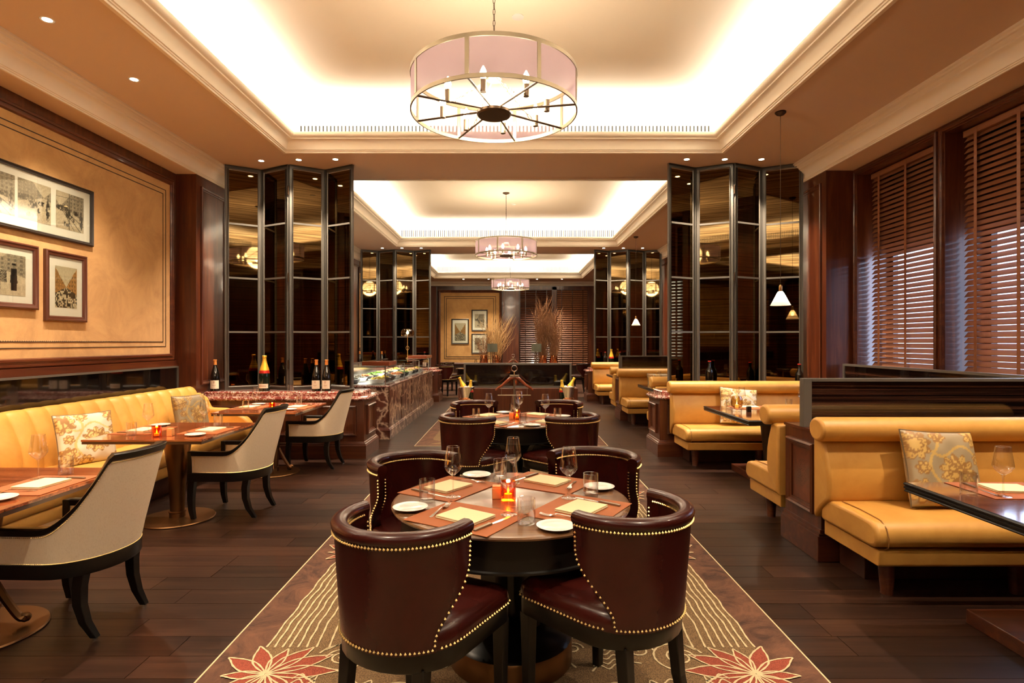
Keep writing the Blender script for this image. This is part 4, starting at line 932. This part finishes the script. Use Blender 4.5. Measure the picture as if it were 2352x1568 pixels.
def cushion(label, loc, rot, seed, bright=False, s=.42, t=.13, k=1.0):
    m_ = MB(); n = 64; N_ = n+1
    def side(sg):
        def fn(u, v):
            x, y = u*2-1, v*2-1; e = (1-x**4)*(1-y**4); pinch = 1-.07*(1-abs(x)**2)*abs(y)**3
            h = t/2*max(0, e)**.42; hx = x*s/2*(1-.06*(1-y*y)*0-.05*(1-y**2)*abs(x)**6*1.0); hy = y*s/2*(1-.05*(1-x**2)*abs(y)**6)
            return (hx, hy, sg*h+.0035*sin(9*x+seed)*cos(7*y)*e)
        return fn
    m_.grid(side(1), n, n); m_.grid(side(-1), n, n)
    r = thing('cushion', label, 'cushion', loc, group='patterned cushions', rot=rot)
    o = obj('cover', m_, PIL, r, None, fix=False); o.data.polygons.foreach_set('use_smooth', [True]*len(o.data.polygons))
    u, v = np.meshgrid(np.linspace(0,1,N_), np.linspace(0,1,N_)); c_ = damask(u, v, seed, bright).reshape(-1,3)*k; setcol(o.data, np.concatenate([c_, c_]))
    pts = []
    for k in range(64):
        a = k/64*4; q = int(a); f = (a-q)*2-1; x, y = ((f,-1),(1,f),(-f,1),(-1,-f))[q]
        p = side(1)((x+1)/2, (y+1)/2); pts.append((p[0], p[1], 0))
    m_ = MB(); m_.tube(pts, .005, 6, loop=True); obj('piping', m_, FOILY if False else CHAMP, r)
    return r
cushion('bright silvery cushion with yellow flowers on the left sofa', (-3.66, 4.99, .67), (R(74), 0, R(62)), 1.3, True, .45)
cushion('darker gold patterned cushion at the far end of the left sofa', (-3.70, 6.70, .68), (R(76), 0, R(70)), .2, False, .43, k=.55)
cushion('grey and gold flowered cushion on the nearest booth sofa', (2.72, 3.66, .70), (R(74), R(3), R(4)), 0.0, False, .48)
cushion('pale patterned cushion on the booth sofa by the near counter', (2.85, 7.24, .70), (R(72), R(5), R(-3)), .8, True, .46)
cushion('patterned cushion on the farther booth sofa, left one', (2.78, 10.80, .70), (R(74), 0, R(3)), .5, False, .45)
cushion('patterned cushion on the farther booth sofa, right one', (3.30, 10.80, .70), (R(74), R(-4), R(-3)), .9, False, .45)
# ================================================================ MIDDLE DIVIDER, STANDS, CONSOLE
r = thing('glass_divider', 'low wooden divider with black glass screen behind the hanger stand', 'divider', (.10, 7.9, 0))
m_ = MB(); m_.box(-.69, .885, 7.62, 8.18, 0, .895); obj('body', m_, MV, r, None, world=True, bevel=.004)
m_ = MB(); m_.box(-.72, .915, 7.59, 8.21, 0, .16); m_.box(-.71, .905, 7.60, 8.20, .16, .185); obj('plinth', m_, MX, r, None, world=True, bevel=.004)
m_ = MB(); m_.rect([(0,-.02),(0,.02),(.025,.02),(.025,-.02),(0,-.02)], -.625, .81, .895, 1.225); m_.map(lambda a, b, h: (a, 7.72+h, b)); obj('glass_frame', m_, FRAMEM, r, None, world=True)
m_ = MB(); m_.box(-.60, .785, 7.715, 7.725, .92, 1.2); obj('glass_panel', m_, BGLASS, r, None, world=True)
def valet():
    r = thing('coat_stand', '', 'coat stand')
    m_ = MB(); m_.lathe([(.13,0),(.13,.012),(.02,.03),(.0125,.04),(.0125,1.07)], 20); obj('pole', m_, CHAMP, r)
    m_ = MB()
    pts = [(-.232,.905),(-.20,.935),(-.15,.965),(-.10,1.01),(-.05,1.055),(0,1.07),(.05,1.055),(.10,1.01),(.15,.965),(.20,.935),(.232,.905)]
    m_.tube([(x, -.02+.02*abs(x)/.23, z) for x, z in pts], [.010,.015,.017,.019,.021,.022,.021,.019,.017,.015,.010], 10); obj('hanger', m_, HANG, r)
    m_ = MB(); m_.cyl((0,0,1.075), .055, .01, 20); m_.box(-.06, .06, -.022, .022, 1.085, 1.095); obj('tray', m_, CHAMP, r)
    m_ = MB(); m_.cyl((0,0,1.09), .006, .055, 8); m_.tube([(.036*cos(a), 0, 1.175+.036*sin(a)) for a in np.linspace(0, 2*pi, 21)[:-1]], .005, 6, loop=True); obj('ring', m_, STEEL, r)
    m_ = MB(); m_.tube([(-.205,-.02,.845),(.205,-.02,.845)], .006, 8)
    for x in (-.16, .16): m_.tube([(x,-.02,.845),(x,-.02,.945)], .0035, 6)
    obj('trouser_bar', m_, CHAMP, r); return r
VS = Proto(valet, 'coat stand', 'hanger stands')
VS((.045, 7.2, 0), 0, 'metal pole hanger stand in front of the black glass divider')
VS((.06, 14.1, .0), 0, 'farther hanger stand, its top seen above the divider')
def bucket():
    r = thing('ice_bucket', '', 'bucket')
    m_ = MB(); m_.lathe([(.02,0),(.062,.0),(.066,.01),(.098,.205),(.104,.212),(.098,.214),(.09,.20),(.06,.02),(.001,.018)], 28, (0,0,.735)); obj('pail', m_, STEEL, r)
    m_ = MB(); m_.tube([(.086*cos(a), .086*sin(a), .80) for a in np.linspace(0, 2*pi, 25)[:-1]], .006, 6, loop=True)
    for k in range(3):
        a = R(90+120*k); m_.tube([(.084*cos(a), .084*sin(a), .80), (.06*cos(a), .06*sin(a), .70), (.16*cos(a), .16*sin(a), .006)], .008, 6)
    obj('stand', m_, COPPER, r)
    m_ = MB()
    for j in range(30): m_.ball((random.uniform(-.06,.06), random.uniform(-.06,.06), .925+random.uniform(0,.02)), .02, 5, 4)
    obj('ice', m_, CER, r, stuff=True); return r
BK = Proto(bucket, 'bucket', 'steel ice buckets by the divider')
BK((-.552, 7.22, 0), 0, 'steel ice bucket on a copper stand, left of the divider')
BK((.70, 7.22, 0), 0, 'steel ice bucket on a copper stand, right of the divider')
chb = Proto(bottle(.30, 'champ'), 'bottle', 'champagne bottles in the ice buckets')
def tilt(x, y, z, rx, ry, label): o = chb((x, y, z), 0, label); o.rotation_euler = (R(rx), R(ry), 0)
tilt(-.52, 7.23, .79, 0, -24, 'yellow foiled champagne leaning left in the left ice bucket')
tilt(-.515, 7.19, .735, 0, 4, 'upright champagne neck in the left ice bucket')
tilt(.665, 7.23, .79, 0, 26, 'yellow foiled champagne leaning right in the right ice bucket')
tilt(.655, 7.19, .735, 0, -4, 'upright champagne neck in the right ice bucket')
r = thing('console_table', 'wooden console behind the divider carrying lamps and twig vases', 'console', (.10, 15.0, 0))
m_ = MB(); m_.box(-1.05, 1.35, 14.7, 15.3, 0, .86); obj('body', m_, MV, r, None, world=True, bevel=.006)
m_ = MB(); m_.box(-1.08, 1.38, 14.67, 15.33, .86, .895); obj('worktop', m_, MARR, r, None, world=True, bevel=.004)
def lampb():
    r = thing('table_lamp', '', 'lamp')
    m_ = MB(); m_.cyl((0,0,0), .10, .015, 20)
    for k in range(3): m_.cyl((-.045+.045*k, (0,.03,0)[k], .012), .011, .37, 8)
    obj('stem', m_, CHAMP, r)
    m_ = MB(); m_.lathe([(.13,.36),(.125,.57)], 28, cap=False); obj('lamp_shade', m_, LAMPSH, r)
    m_ = MB(); m_.cyl((0,0,.38), .006, .20, 6); m_.ball((0,0,.59), .014); obj('finial', m_, STEEL, r); return r
TL = Proto(lampb, 'lamp', 'grey shaded lamps on the console')
TL((-.47, 14.82, .896), 0, 'grey green shaded table lamp left of the far hanger stand')
TL((.66, 14.82, .896), 0, 'grey green shaded table lamp right of the far hanger stand')
def vase(seed, hgt, spread, col, n):
    def b():
        rr = random.Random(seed); r = thing('twig_vase', '', 'vase')
        m_ = MB(); m_.lathe([(.115,0),(.12,.01),(.085,.27),(.078,.275),(.072,.27),(.10,.03),(.001,.02)], 24); obj('vase_body', m_, COPPER, r)
        m_ = MB()
        for k in range(n):
            a = rr.random()*6.28; t = rr.random()*spread; h = hgt*rr.uniform(.55, 1); x, y = .03*cos(a), .03*sin(a); p = [(x, y, .03)]; z = .03
            for j in range(9):
                z += h/9; f = (z/hgt); x += t*cos(a)*.12*(.4+f)+rr.uniform(-.045,.045); y += t*sin(a)*.12*(.4+f)+rr.uniform(-.045,.045); p.append((x, y, z))
                if j > 2 and rr.random() < .75:
                    b2 = a+rr.uniform(-1.3, 1.3); q_ = [(x, y, z)]; xx, yy, zz = x, y, z
                    for i_ in range(4): xx += .03*cos(b2)+rr.uniform(-.012,.012); yy += .03*sin(b2); zz += h*.045; q_.append((xx, yy, zz))
                    m_.tube(q_, [.004,.0036,.003,.0024,.0016], 3)
            m_.tube(p, [.0066-.0005*i_ for i_ in range(len(p))], 4)
        obj('twigs', m_, col, r, None, stuff=True, fix=False); return r
    return b
TWA = mat('twig_tan', (.55,.36,.16), .8); TWB = mat('twig_red', (.27,.13,.055), .8)
G = 'twig vases on the console'
Proto(vase(1, .85, .28, TWB, 30), 'vase', G)((-.70, 15.1, .896), 0, 'copper vase at the left end of the console with darker twigs')
Proto(vase(2, 1.2, .45, TWA, 80), 'vase', G)((-.38, 15.12, .896), 0, 'copper vase with pale spreading twigs behind the left console lamp')
Proto(vase(3, 1.58, .2, TWB, 110), 'vase', G)((.84, 15.1, .896), 0, 'copper vase beside the right lamp with tall reddish twigs')
Proto(vase(4, 1.35, .2, TWB, 90), 'vase', G)((1.12, 15.1, .896), 0, 'copper vase at the right end of the console with reddish twigs')
# ================================================================ CARPETS
RUGB = mat('carpet_border', (.15,.06,.03), .95); q = N(RUGB); f_ = q.noise(q.coord(), 4, 6, .75, 1.2); q.col(q.ramp(f_, [(.36,(.045,.017,.009)),(.64,(.15,.062,.032))])); q.bump(q.noise(q.coord(), 180, 2), .5, .004)
RUGF = mat('carpet_field', (.2,.13,.06), .95); q = N(RUGF); f_ = q.noise(q.coord(), 230, 2, .6); q.col(q.ramp(f_, [(.38,(.075,.042,.017)),(.62,(.25,.15,.065))])); q.bump(f_, .6, .004)
RUGL = mat('carpet_line', (.58,.47,.28), .95); q = N(RUGL); q.bump(q.noise(q.coord(), 230, 2), .6, .004)
RUGR = mat('carpet_red', (.40,.09,.045), .95); q = N(RUGR); f_ = q.noise(q.coord(), 230, 2, .6); q.col(q.ramp(f_, [(.35,(.16,.025,.012)),(.65,(.34,.07,.035))])); q.bump(f_, .6, .004)
def carpet(label, x0, x1, y0, y1, detail=True, edge=True):
    r = thing('carpet', label, 'carpet', (0, (y0+y1)/2, 0), group='patterned carpets')
    m_ = MB(); m_.rect([(0,0),(0,.006),(.004,.008)], x0, x1, y0, y1, cap=True); obj('border', m_, RUGB, r, None, world=True)
    m_ = MB(); m_.rect([(0,.001),(0,.0075),(.008,.0075),(.008,.001)], x0-.006, x1+.006, y0-.006, y1+.006); obj('edge_strip', m_, RUGL, r, None, world=True)
    P_ = 1.52; yf = 2.60; rr = random.Random(5)
    def wob(x, y): return (x+.006*sin(37*y+x*9), y+.006*sin(31*x+5*y))
    def ribbon(m_, pts, w_=.009, z=.0125):
        # smooth with catmull sampling, then offset
        P2 = []; n = len(pts)
        for i in range(n-1):
            p0, p1, p2, p3 = pts[max(i-1,0)], pts[i], pts[i+1], pts[min(i+2,n-1)]
            for t in (0, .25, .5, .75):
                P2.append(tuple(.5*((2*p1[k])+(-p0[k]+p2[k])*t+(2*p0[k]-5*p1[k]+4*p2[k]-p3[k])*t*t+(-p0[k]+3*p1[k]-3*p2[k]+p3[k])*t**3) for k in (0,1)))
        P2.append(pts[-1]); L = []; Rr = []
        for i, p in enumerate(P2):
            a, b = P2[max(i-1,0)], P2[min(i+1,len(P2)-1)]; dx, dy = b[0]-a[0], b[1]-a[1]; d = math.hypot(dx, dy)+1e-9; ww = w_*.5*(1+.25*sin(i*1.7))
            L.append((p[0]-dy/d*ww, p[1]+dx/d*ww, z)); Rr.append((p[0]+dy/d*ww, p[1]-dx/d*ww, z))
        ok = all(x0 < p[0] < x1 and y0 < p[1] < y1 for p in P2)
        if ok: m_.loft([L, Rr], False, False)
    fld = MB(); lin = MB(); red = MB()
    def hw(y):     # half width of the field
        u = ((y-yf)/P_) % 1; return 1.20-.16*max(0, cos(2*pi*u))**6+.004*sin(y*23)
    ys = np.arange(y0+.12, y1-.12, .04)
    fld.loft([[(-hw(y), y, .0100) for y in ys], [(hw(y), y, .0100) for y in ys]], False, False)
    if detail:
        k0 = int(math.floor((y0-yf)/P_))-1; k1 = int(math.ceil((y1-yf)/P_))+1
        for s in (-1, 1):
            for k in range(k0, k1):
                yc = yf+k*P_
                # petals of the flower
                for j, (an, L_) in enumerate(((-75,.25),(-48,.30),(-22,.34),(5,.36),(32,.34),(58,.30),(84,.24),(118,.30),(150,.30),(185,.22),(220,.25),(250,.24))):
                    a = R(an); d = (cos(a), sin(a)); nrm = (-d[1], d[0]); c0 = (s*1.10, yc)
                    def pt(t, o): return (c0[0]-s*(d[0]*t*L_+nrm[0]*o*L_), c0[1]+d[1]*t*L_+nrm[1]*o*L_)
                    prof = [(0,0),(.2,.10),(.45,.17),(.7,.13),(.88,.05),(1,.0),(.88,-.05),(.7,-.11),(.45,-.14),(.2,-.08)]
                    L_ *= .88; poly = [pt(t, o) for t, o in prof]
                    if all(x0 < p[0] < x1 and y0 < p[1] < y1 for p in poly):
                        red.loft([[(p[0], p[1], .0112+.0001*j) for p in poly]], True, False); red.f.append(tuple(range(len(red.v)-len(poly), len(red.v)))); red.mi.append(0)
                        ribbon(lin, poly+[poly[0]], .008, .0128+.0001*j)
                # parallel waves along the field edge
                for j in range(8):
                    off = [0,.04,.08,.12,.16,.205,.255,.32][j]; pts = []
                    for t in np.linspace(.15, .87, 14): y = yc+P_*t; pts.append((s*(hw(y)-.004-off+.02*sin(pi*t)*j*.25+rr.uniform(-.003,.003)), y))
                    ribbon(lin, pts, .009)
                # cross strokes, arcs, spirals, chains
                for (cx, cy, r0, turns) in ((.74,.62,.10,2.2),(.62,.20,.07,1.7),(.40,.50,.09,2.2),(.18,.85,.08,1.8),(.14,.30,.09,2.1),(.84,1.02,.06,1.5),(.80,.14,.075,2.0),(.34,.80,.06,1.8),(.58,.44,.06,1.8),(.12,1.20,.07,2.0),(.48,1.34,.07,2.0),(.76,1.20,.065,1.8),(.30,.22,.055,1.7)):
                    pts = [(s*(cx+r0*(1-t*.9)*cos(turns*2*pi*t)), yc+cy+r0*(1-t*.9)*sin(turns*2*pi*t)) for t in np.linspace(0, 1, 22)]; ribbon(lin, pts, .009)
                    pts = [(s*(cx+(r0+.045)*cos(t)), yc+cy+(r0+.045)*sin(t)) for t in np.linspace(.3, 4.6, 12)]; ribbon(lin, pts, .009)
                for (cx, cy, n_, an) in ((.80,.36,4,70),(.52,.92,4,110),(.28,.62,5,80),(.06,.05,4,95),(.90,.72,5,85),(.66,.78,4,60),(.42,1.12,4,100)):
                    for i_ in range(n_):
                        px_, py_ = cx+.062*i_*cos(R(an)), cy+.062*i_*sin(R(an))
                        ribbon(lin, [(s*(px_+.027*cos(t)), yc+py_+.021*sin(t)) for t in np.linspace(0, 2*pi, 9)], .008)
                for (cx, cy, w_, n_) in ((.30,1.15,.20,5),(.45,.02,.16,5),(.66,1.30,.18,4),(.10,.55,.14,4),(.84,.50,.16,5),(.52,.68,.13,4),(.70,1.02,.15,4),(.90,1.34,.14,4)):
                    for i_ in range(n_):
                        q_ = .04*i_; ribbon(lin, [(s*(cx-w_/2+q_*.3), yc+cy+q_), (s*(cx-w_/4), yc+cy+.05+q_), (s*cx, yc+cy+.02+q_), (s*(cx+w_/4), yc+cy+.06+q_), (s*(cx+w_/2), yc+cy+q_*1.2)], .008)
                for (ax, ay, bx2, by2, cv) in ((.90,.20,.40,.30,.08),(.86,.80,.55,.75,.06),(.50,.66,.05,.72,.09),(.36,.95,.05,1.05,-.07),(.90,.50,.62,.45,-.05),(.55,1.12,.15,1.38,.1),(.30,.05,.02,.20,.06)):
                    ribbon(lin, [(s*(ax+(bx2-ax)*t), yc+ay+(by2-ay)*t+cv*sin(pi*t)+.02*sin(9*t)) for t in np.linspace(0, 1, 7)], .009)
    obj('field', fld, RUGF, r, None, fix=False, world=True)
    if detail:
        obj('line_pattern', lin, RUGL, r, None, stuff=True, fix=False, world=True); obj('flower_pattern', red, RUGR, r, None, stuff=True, fix=False, world=True)
    return r
carpet('patterned carpet under the two nearer round tables', -1.385, 1.40, -.6, 7.0)
carpet('patterned carpet beyond the divider in the second bay', -1.385, 1.40, 8.36, 13.95, False)
carpet('patterned carpet under the far tables', -2.5, 2.7, 15.85, 20.5, False)
# ================================================================ TABLEWARE
def P_(b, cat): return Proto(b, cat)
def b_mat():
    r = thing('placemat', '', 'placemat'); m_ = MB(); m_.box(-.21, .21, -.165, .165, 0, .003); obj('mat', m_, MATL, r, None, bevel=.001); return r
def b_nap():
    r = thing('napkin', '', 'napkin'); m_ = MB()
    m_.box(-.10, .10, -.078, .078, 0, .006); m_.box(-.099, .10, -.077, .079, .007, .012)
    m_.loft([[(-.10, -.078+.156*t, .003+.0095*0) for t in (0, 1)]+[(-.104, -.078+.156*t, .007) for t in (1, 0)]]*2, True, False); o = obj('cloth', m_, NAP, r, None, bevel=.002); return r
def b_fork():
    r = thing('fork', '', 'cutlery'); m_ = MB()
    m_.loft([[(-w_, y, z), (w_, y, z), (w_, y, z+.0022), (-w_, y, z+.0022)] for y, w_, z in ((-.10,.006,0),(-.09,.0075,0),(-.03,.004,.006),(.02,.0028,.011),(.035,.007,.008),(.045,.0115,.003),(.055,.012,.002))])
    for k in range(4):
        x = -.0098+.0065*k; m_.loft([[(x-.0017, y, z), (x+.0017, y, z), (x+.0017, y, z+.0018), (x-.0017, y, z+.0018)] for y, z in ((.054,.002),(.075,.003),(.098,.009))])
    obj('metal', m_, STEEL, r, 50); return r
def b_knife():
    r = thing('knife', '', 'cutlery'); m_ = MB()
    m_.loft([[(-w_, y, 0), (w_, y, 0), (w_, y, h), (-w_, y, h)] for y, w_, h in ((-.118,.006,.006),(-.10,.008,.008),(-.03,.007,.008),(-.018,.0085,.009),(-.01,.006,.006))]); obj('handle', m_, CHAMP, r, 50)
    m_ = MB(); m_.loft([[(-w1, y, 0), (w_, y, 0), (w_, y, .002), (-w1, y, .002)] for y, w_, w1 in ((-.01,.006,.006),(.02,.009,.007),(.08,.009,.007),(.105,.006,.007),(.118,.0,.006))]); obj('blade', m_, STEEL, r, None); return r
def b_plate():
    r = thing('side_plate', '', 'plate'); m_ = MB(); m_.lathe([(.001,.002),(.045,.0),(.048,.003),(.076,.012),(.078,.0145),(.075,.0155),(.046,.007),(.001,.006)], 36); obj('china', m_, CER, r, 50); return r
def b_wine():
    r = thing('wine_glass', '', 'glass'); m_ = MB()
    m_.lathe([(.001,.0035),(.030,.0015),(.036,.0005),(.036,.0015),(.012,.005),(.0042,.012),(.0036,.06),(.0042,.092),(.010,.105)], 24, cap=False); obj('stem', m_, GLASS, r)
    m_ = MB(); m_.lathe([(.001,.104),(.010,.105),(.030,.122),(.0435,.143),(.044,.150),(.038,.19),(.031,.24)], 28, cap=False); o = obj('bowl', m_, GLASS, r)
    m_ = MB(); m_.tube([(.031*cos(a), .031*sin(a), .24) for a in np.linspace(0, 2*pi, 25)[:-1]], .0009, 4, loop=True); obj('rim', m_, GLASS, r); return r
def b_tumb():
    r = thing('tumbler', '', 'glass'); m_ = MB(); m_.lathe([(.001,.0005),(.034,.0005),(.037,.004),(.037,.105),(.0355,.105),(.0345,.018),(.030,.012),(.001,.011)], 28); obj('glass_body', m_, GLASS, r); return r
def b_cand():
    r = thing('candle_holder', '', 'candle'); m_ = MB(); m_.lathe([(.001,.0005),(.033,.0005),(.036,.004),(.036,.090),(.033,.090),(.032,.014),(.001,.012)], 28); obj('glass_body', m_, AMBER, r)
    m_ = MB(); m_.lathe([(.019,.014),(.019,.030),(.001,.031)], 16); obj('candle', m_, WAX, r)
    m_ = MB(); m_.lathe([(.0005,.031),(.005,.038),(.0045,.046),(.0005,.060)], 8, cap=False); obj('flame', m_, FLAME, r); return r
def b_globe():
    r = thing('candle_globe', '', 'candle'); m_ = MB(); m_.lathe([(.001,.0005),(.05,.0005),(.052,.02),(.05,.035),(.001,.037)], 28); obj('glass_base', m_, GLASS, r)
    m_ = MB(); m_.lathe([(.03,.036),(.055,.055),(.066,.095),(.058,.135),(.046,.165)], 28, cap=False); obj('glass_body', m_, SMOKE, r)
    m_ = MB(); m_.lathe([(.018,.04),(.018,.075),(.001,.076)], 14); obj('candle', m_, WAX, r)
    m_ = MB(); m_.lathe([(.0005,.076),(.006,.085),(.0005,.110)], 8, cap=False); obj('flame', m_, FLAME, r); return r
def b_box(m0):
    def b():
        r = thing('salt_cellar', '', 'condiment box'); m_ = MB(); m_.box(-.021, .021, -.021, .021, 0, .052); obj('body', m_, m0, r, None, bevel=.003)
        m_ = MB(); m_.box(-.020, .020, -.020, .020, .053, .060); obj('lid', m_, m0, r, None, bevel=.002); return r
    return b
OAK = mat('pale_wood_box', (.60,.30,.10), .5)
TW = {k: Proto(b, c_) for k, (b, c_) in dict(mat=(b_mat,'placemat'), nap=(b_nap,'napkin'), fork=(b_fork,'cutlery'), knife=(b_knife,'cutlery'), plate=(b_plate,'plate'),
      wine=(b_wine,'glass'), tumb=(b_tumb,'glass'), cand=(b_cand,'candle'), globe=(b_globe,'candle'), box=(b_box(OAK),'condiment box'), bbox=(b_box(LACQ),'condiment box')).items()}
DESC = dict(mat='brown leather placemat', nap='folded cream napkin', fork='steel fork', knife='pale handled knife', plate='small white side plate', wine='stemmed wine glass', tumb='clear water tumbler')
GRP = dict(mat='placemats', nap='napkins', fork='forks', knife='knives', plate='side plates', wine='wine glasses', tumb='water tumblers')
def setting(tb, seat, cx, cy, th, z=.7505, items=('mat','nap','fork','knife','plate','wine','tumb'), jig=0):
    d = (sin(R(th)), cos(R(th))); r_ = (cos(R(th)), -sin(R(th)))
    L = dict(mat=(0,0,0,0), nap=(0,-.01,.0032,5), fork=(-.15,.01,.0032,-14), knife=(.145,-.02,.0032,6), plate=(-.285,-.03,0,0), wine=(.135,.12,.0032,0), tumb=(.255,.06,0,0))
    for k in items:
        a, b, dz, t = L[k]
        TW[k]((cx+a*r_[0]+b*d[0], cy+a*r_[1]+b*d[1], z+dz), -R(th+t), '%s at the %s seat of the %s' % (DESC[k], seat, tb), '%s on the %s' % (GRP[k], tb))
t1 = 'nearest round table'; T = (0, 2.756)
for seat, th in (('front left', 31), ('front right', -58), ('far left', 121), ('far right', 212)):
    setting(t1, seat, T[0]-.36*sin(R(th)), T[1]-.36*cos(R(th)), th, z=.7595)
def centre(tb, x, y, k='cand', bk='box', ang=0, z=.7505, dx=-.055, dy=.035):
    TW[k]((x, y, z), 0, ('amber glass candle holder with lit candle on the %s' if k == 'cand' else 'round amber storm lantern on the %s') % tb, 'table candles')
    TW[bk]((x+dx, y+dy, z), ang, 'small %s condiment box on the %s' % ('pale wooden' if bk == 'box' else 'black', tb), 'condiment boxes')
    point('candle_glow', (x, y, z+.075), .5, (1,.55,.2), .01)
centre(t1, -.012, 2.72, z=.7595)
t2 = 'second round table'; T = (.06, 5.60)
for seat, th in (('front left', 33), ('front right', -52), ('far left', 128), ('far right', 215)):
    setting(t2, seat, T[0]-.36*sin(R(th)), T[1]-.36*cos(R(th)), th, z=.7595)
centre(t2, T[0], T[1]-.02, z=.7595)
for tb, xe, xw, yc_, cxy in (('left table nearest the camera', -2.28, -3.21, 3.04, None), ('middle left table', -2.375, -3.305, 4.94, (-2.80, 4.58)), ('left table by the marble counter', -2.29, -3.19, 6.70, (-2.62, 6.36))):
    setting(tb, 'armchair', xe-.19, yc_, -90); setting(tb, 'sofa', xw+.19, yc_-.02, 90)
    if cxy: centre(tb, cxy[0], cxy[1], dx=.075, dy=.06)
bt = 'booth table at the right edge'
setting(bt, 'sofa', 2.525, 2.93, 180)
bt = 'pendant lit booth table'
setting(bt, 'inner far', 2.74, 6.65, 180); setting(bt, 'outer far', 3.42, 6.65, 180, items=('mat','nap','plate','wine','tumb'))
setting(bt, 'near aisle', 2.86, 5.76, 0, items=('mat','nap','fork','plate','wine'))
centre(bt, 2.46, 6.30, 'globe', 'bbox', dx=.11, dy=-.05)
bt = 'third right booth table'
setting(bt, 'far', 2.72, 10.2, 180, items=('mat','nap','plate','wine','tumb')); centre(bt, 2.46, 9.95, 'globe', 'bbox', dx=.14, dy=.0)
bt = 'farthest right booth table'
setting(bt, 'far', 2.72, 13.6, 180, items=('mat','plate','wine','tumb'))
bt = 'far round table'
setting(bt, 'near', -1.15, 16.25, 20, z=.7595, items=('mat','nap','plate','wine')); setting(bt, 'far', -.85, 16.9, 200, z=.7595, items=('mat','nap','plate','wine'))
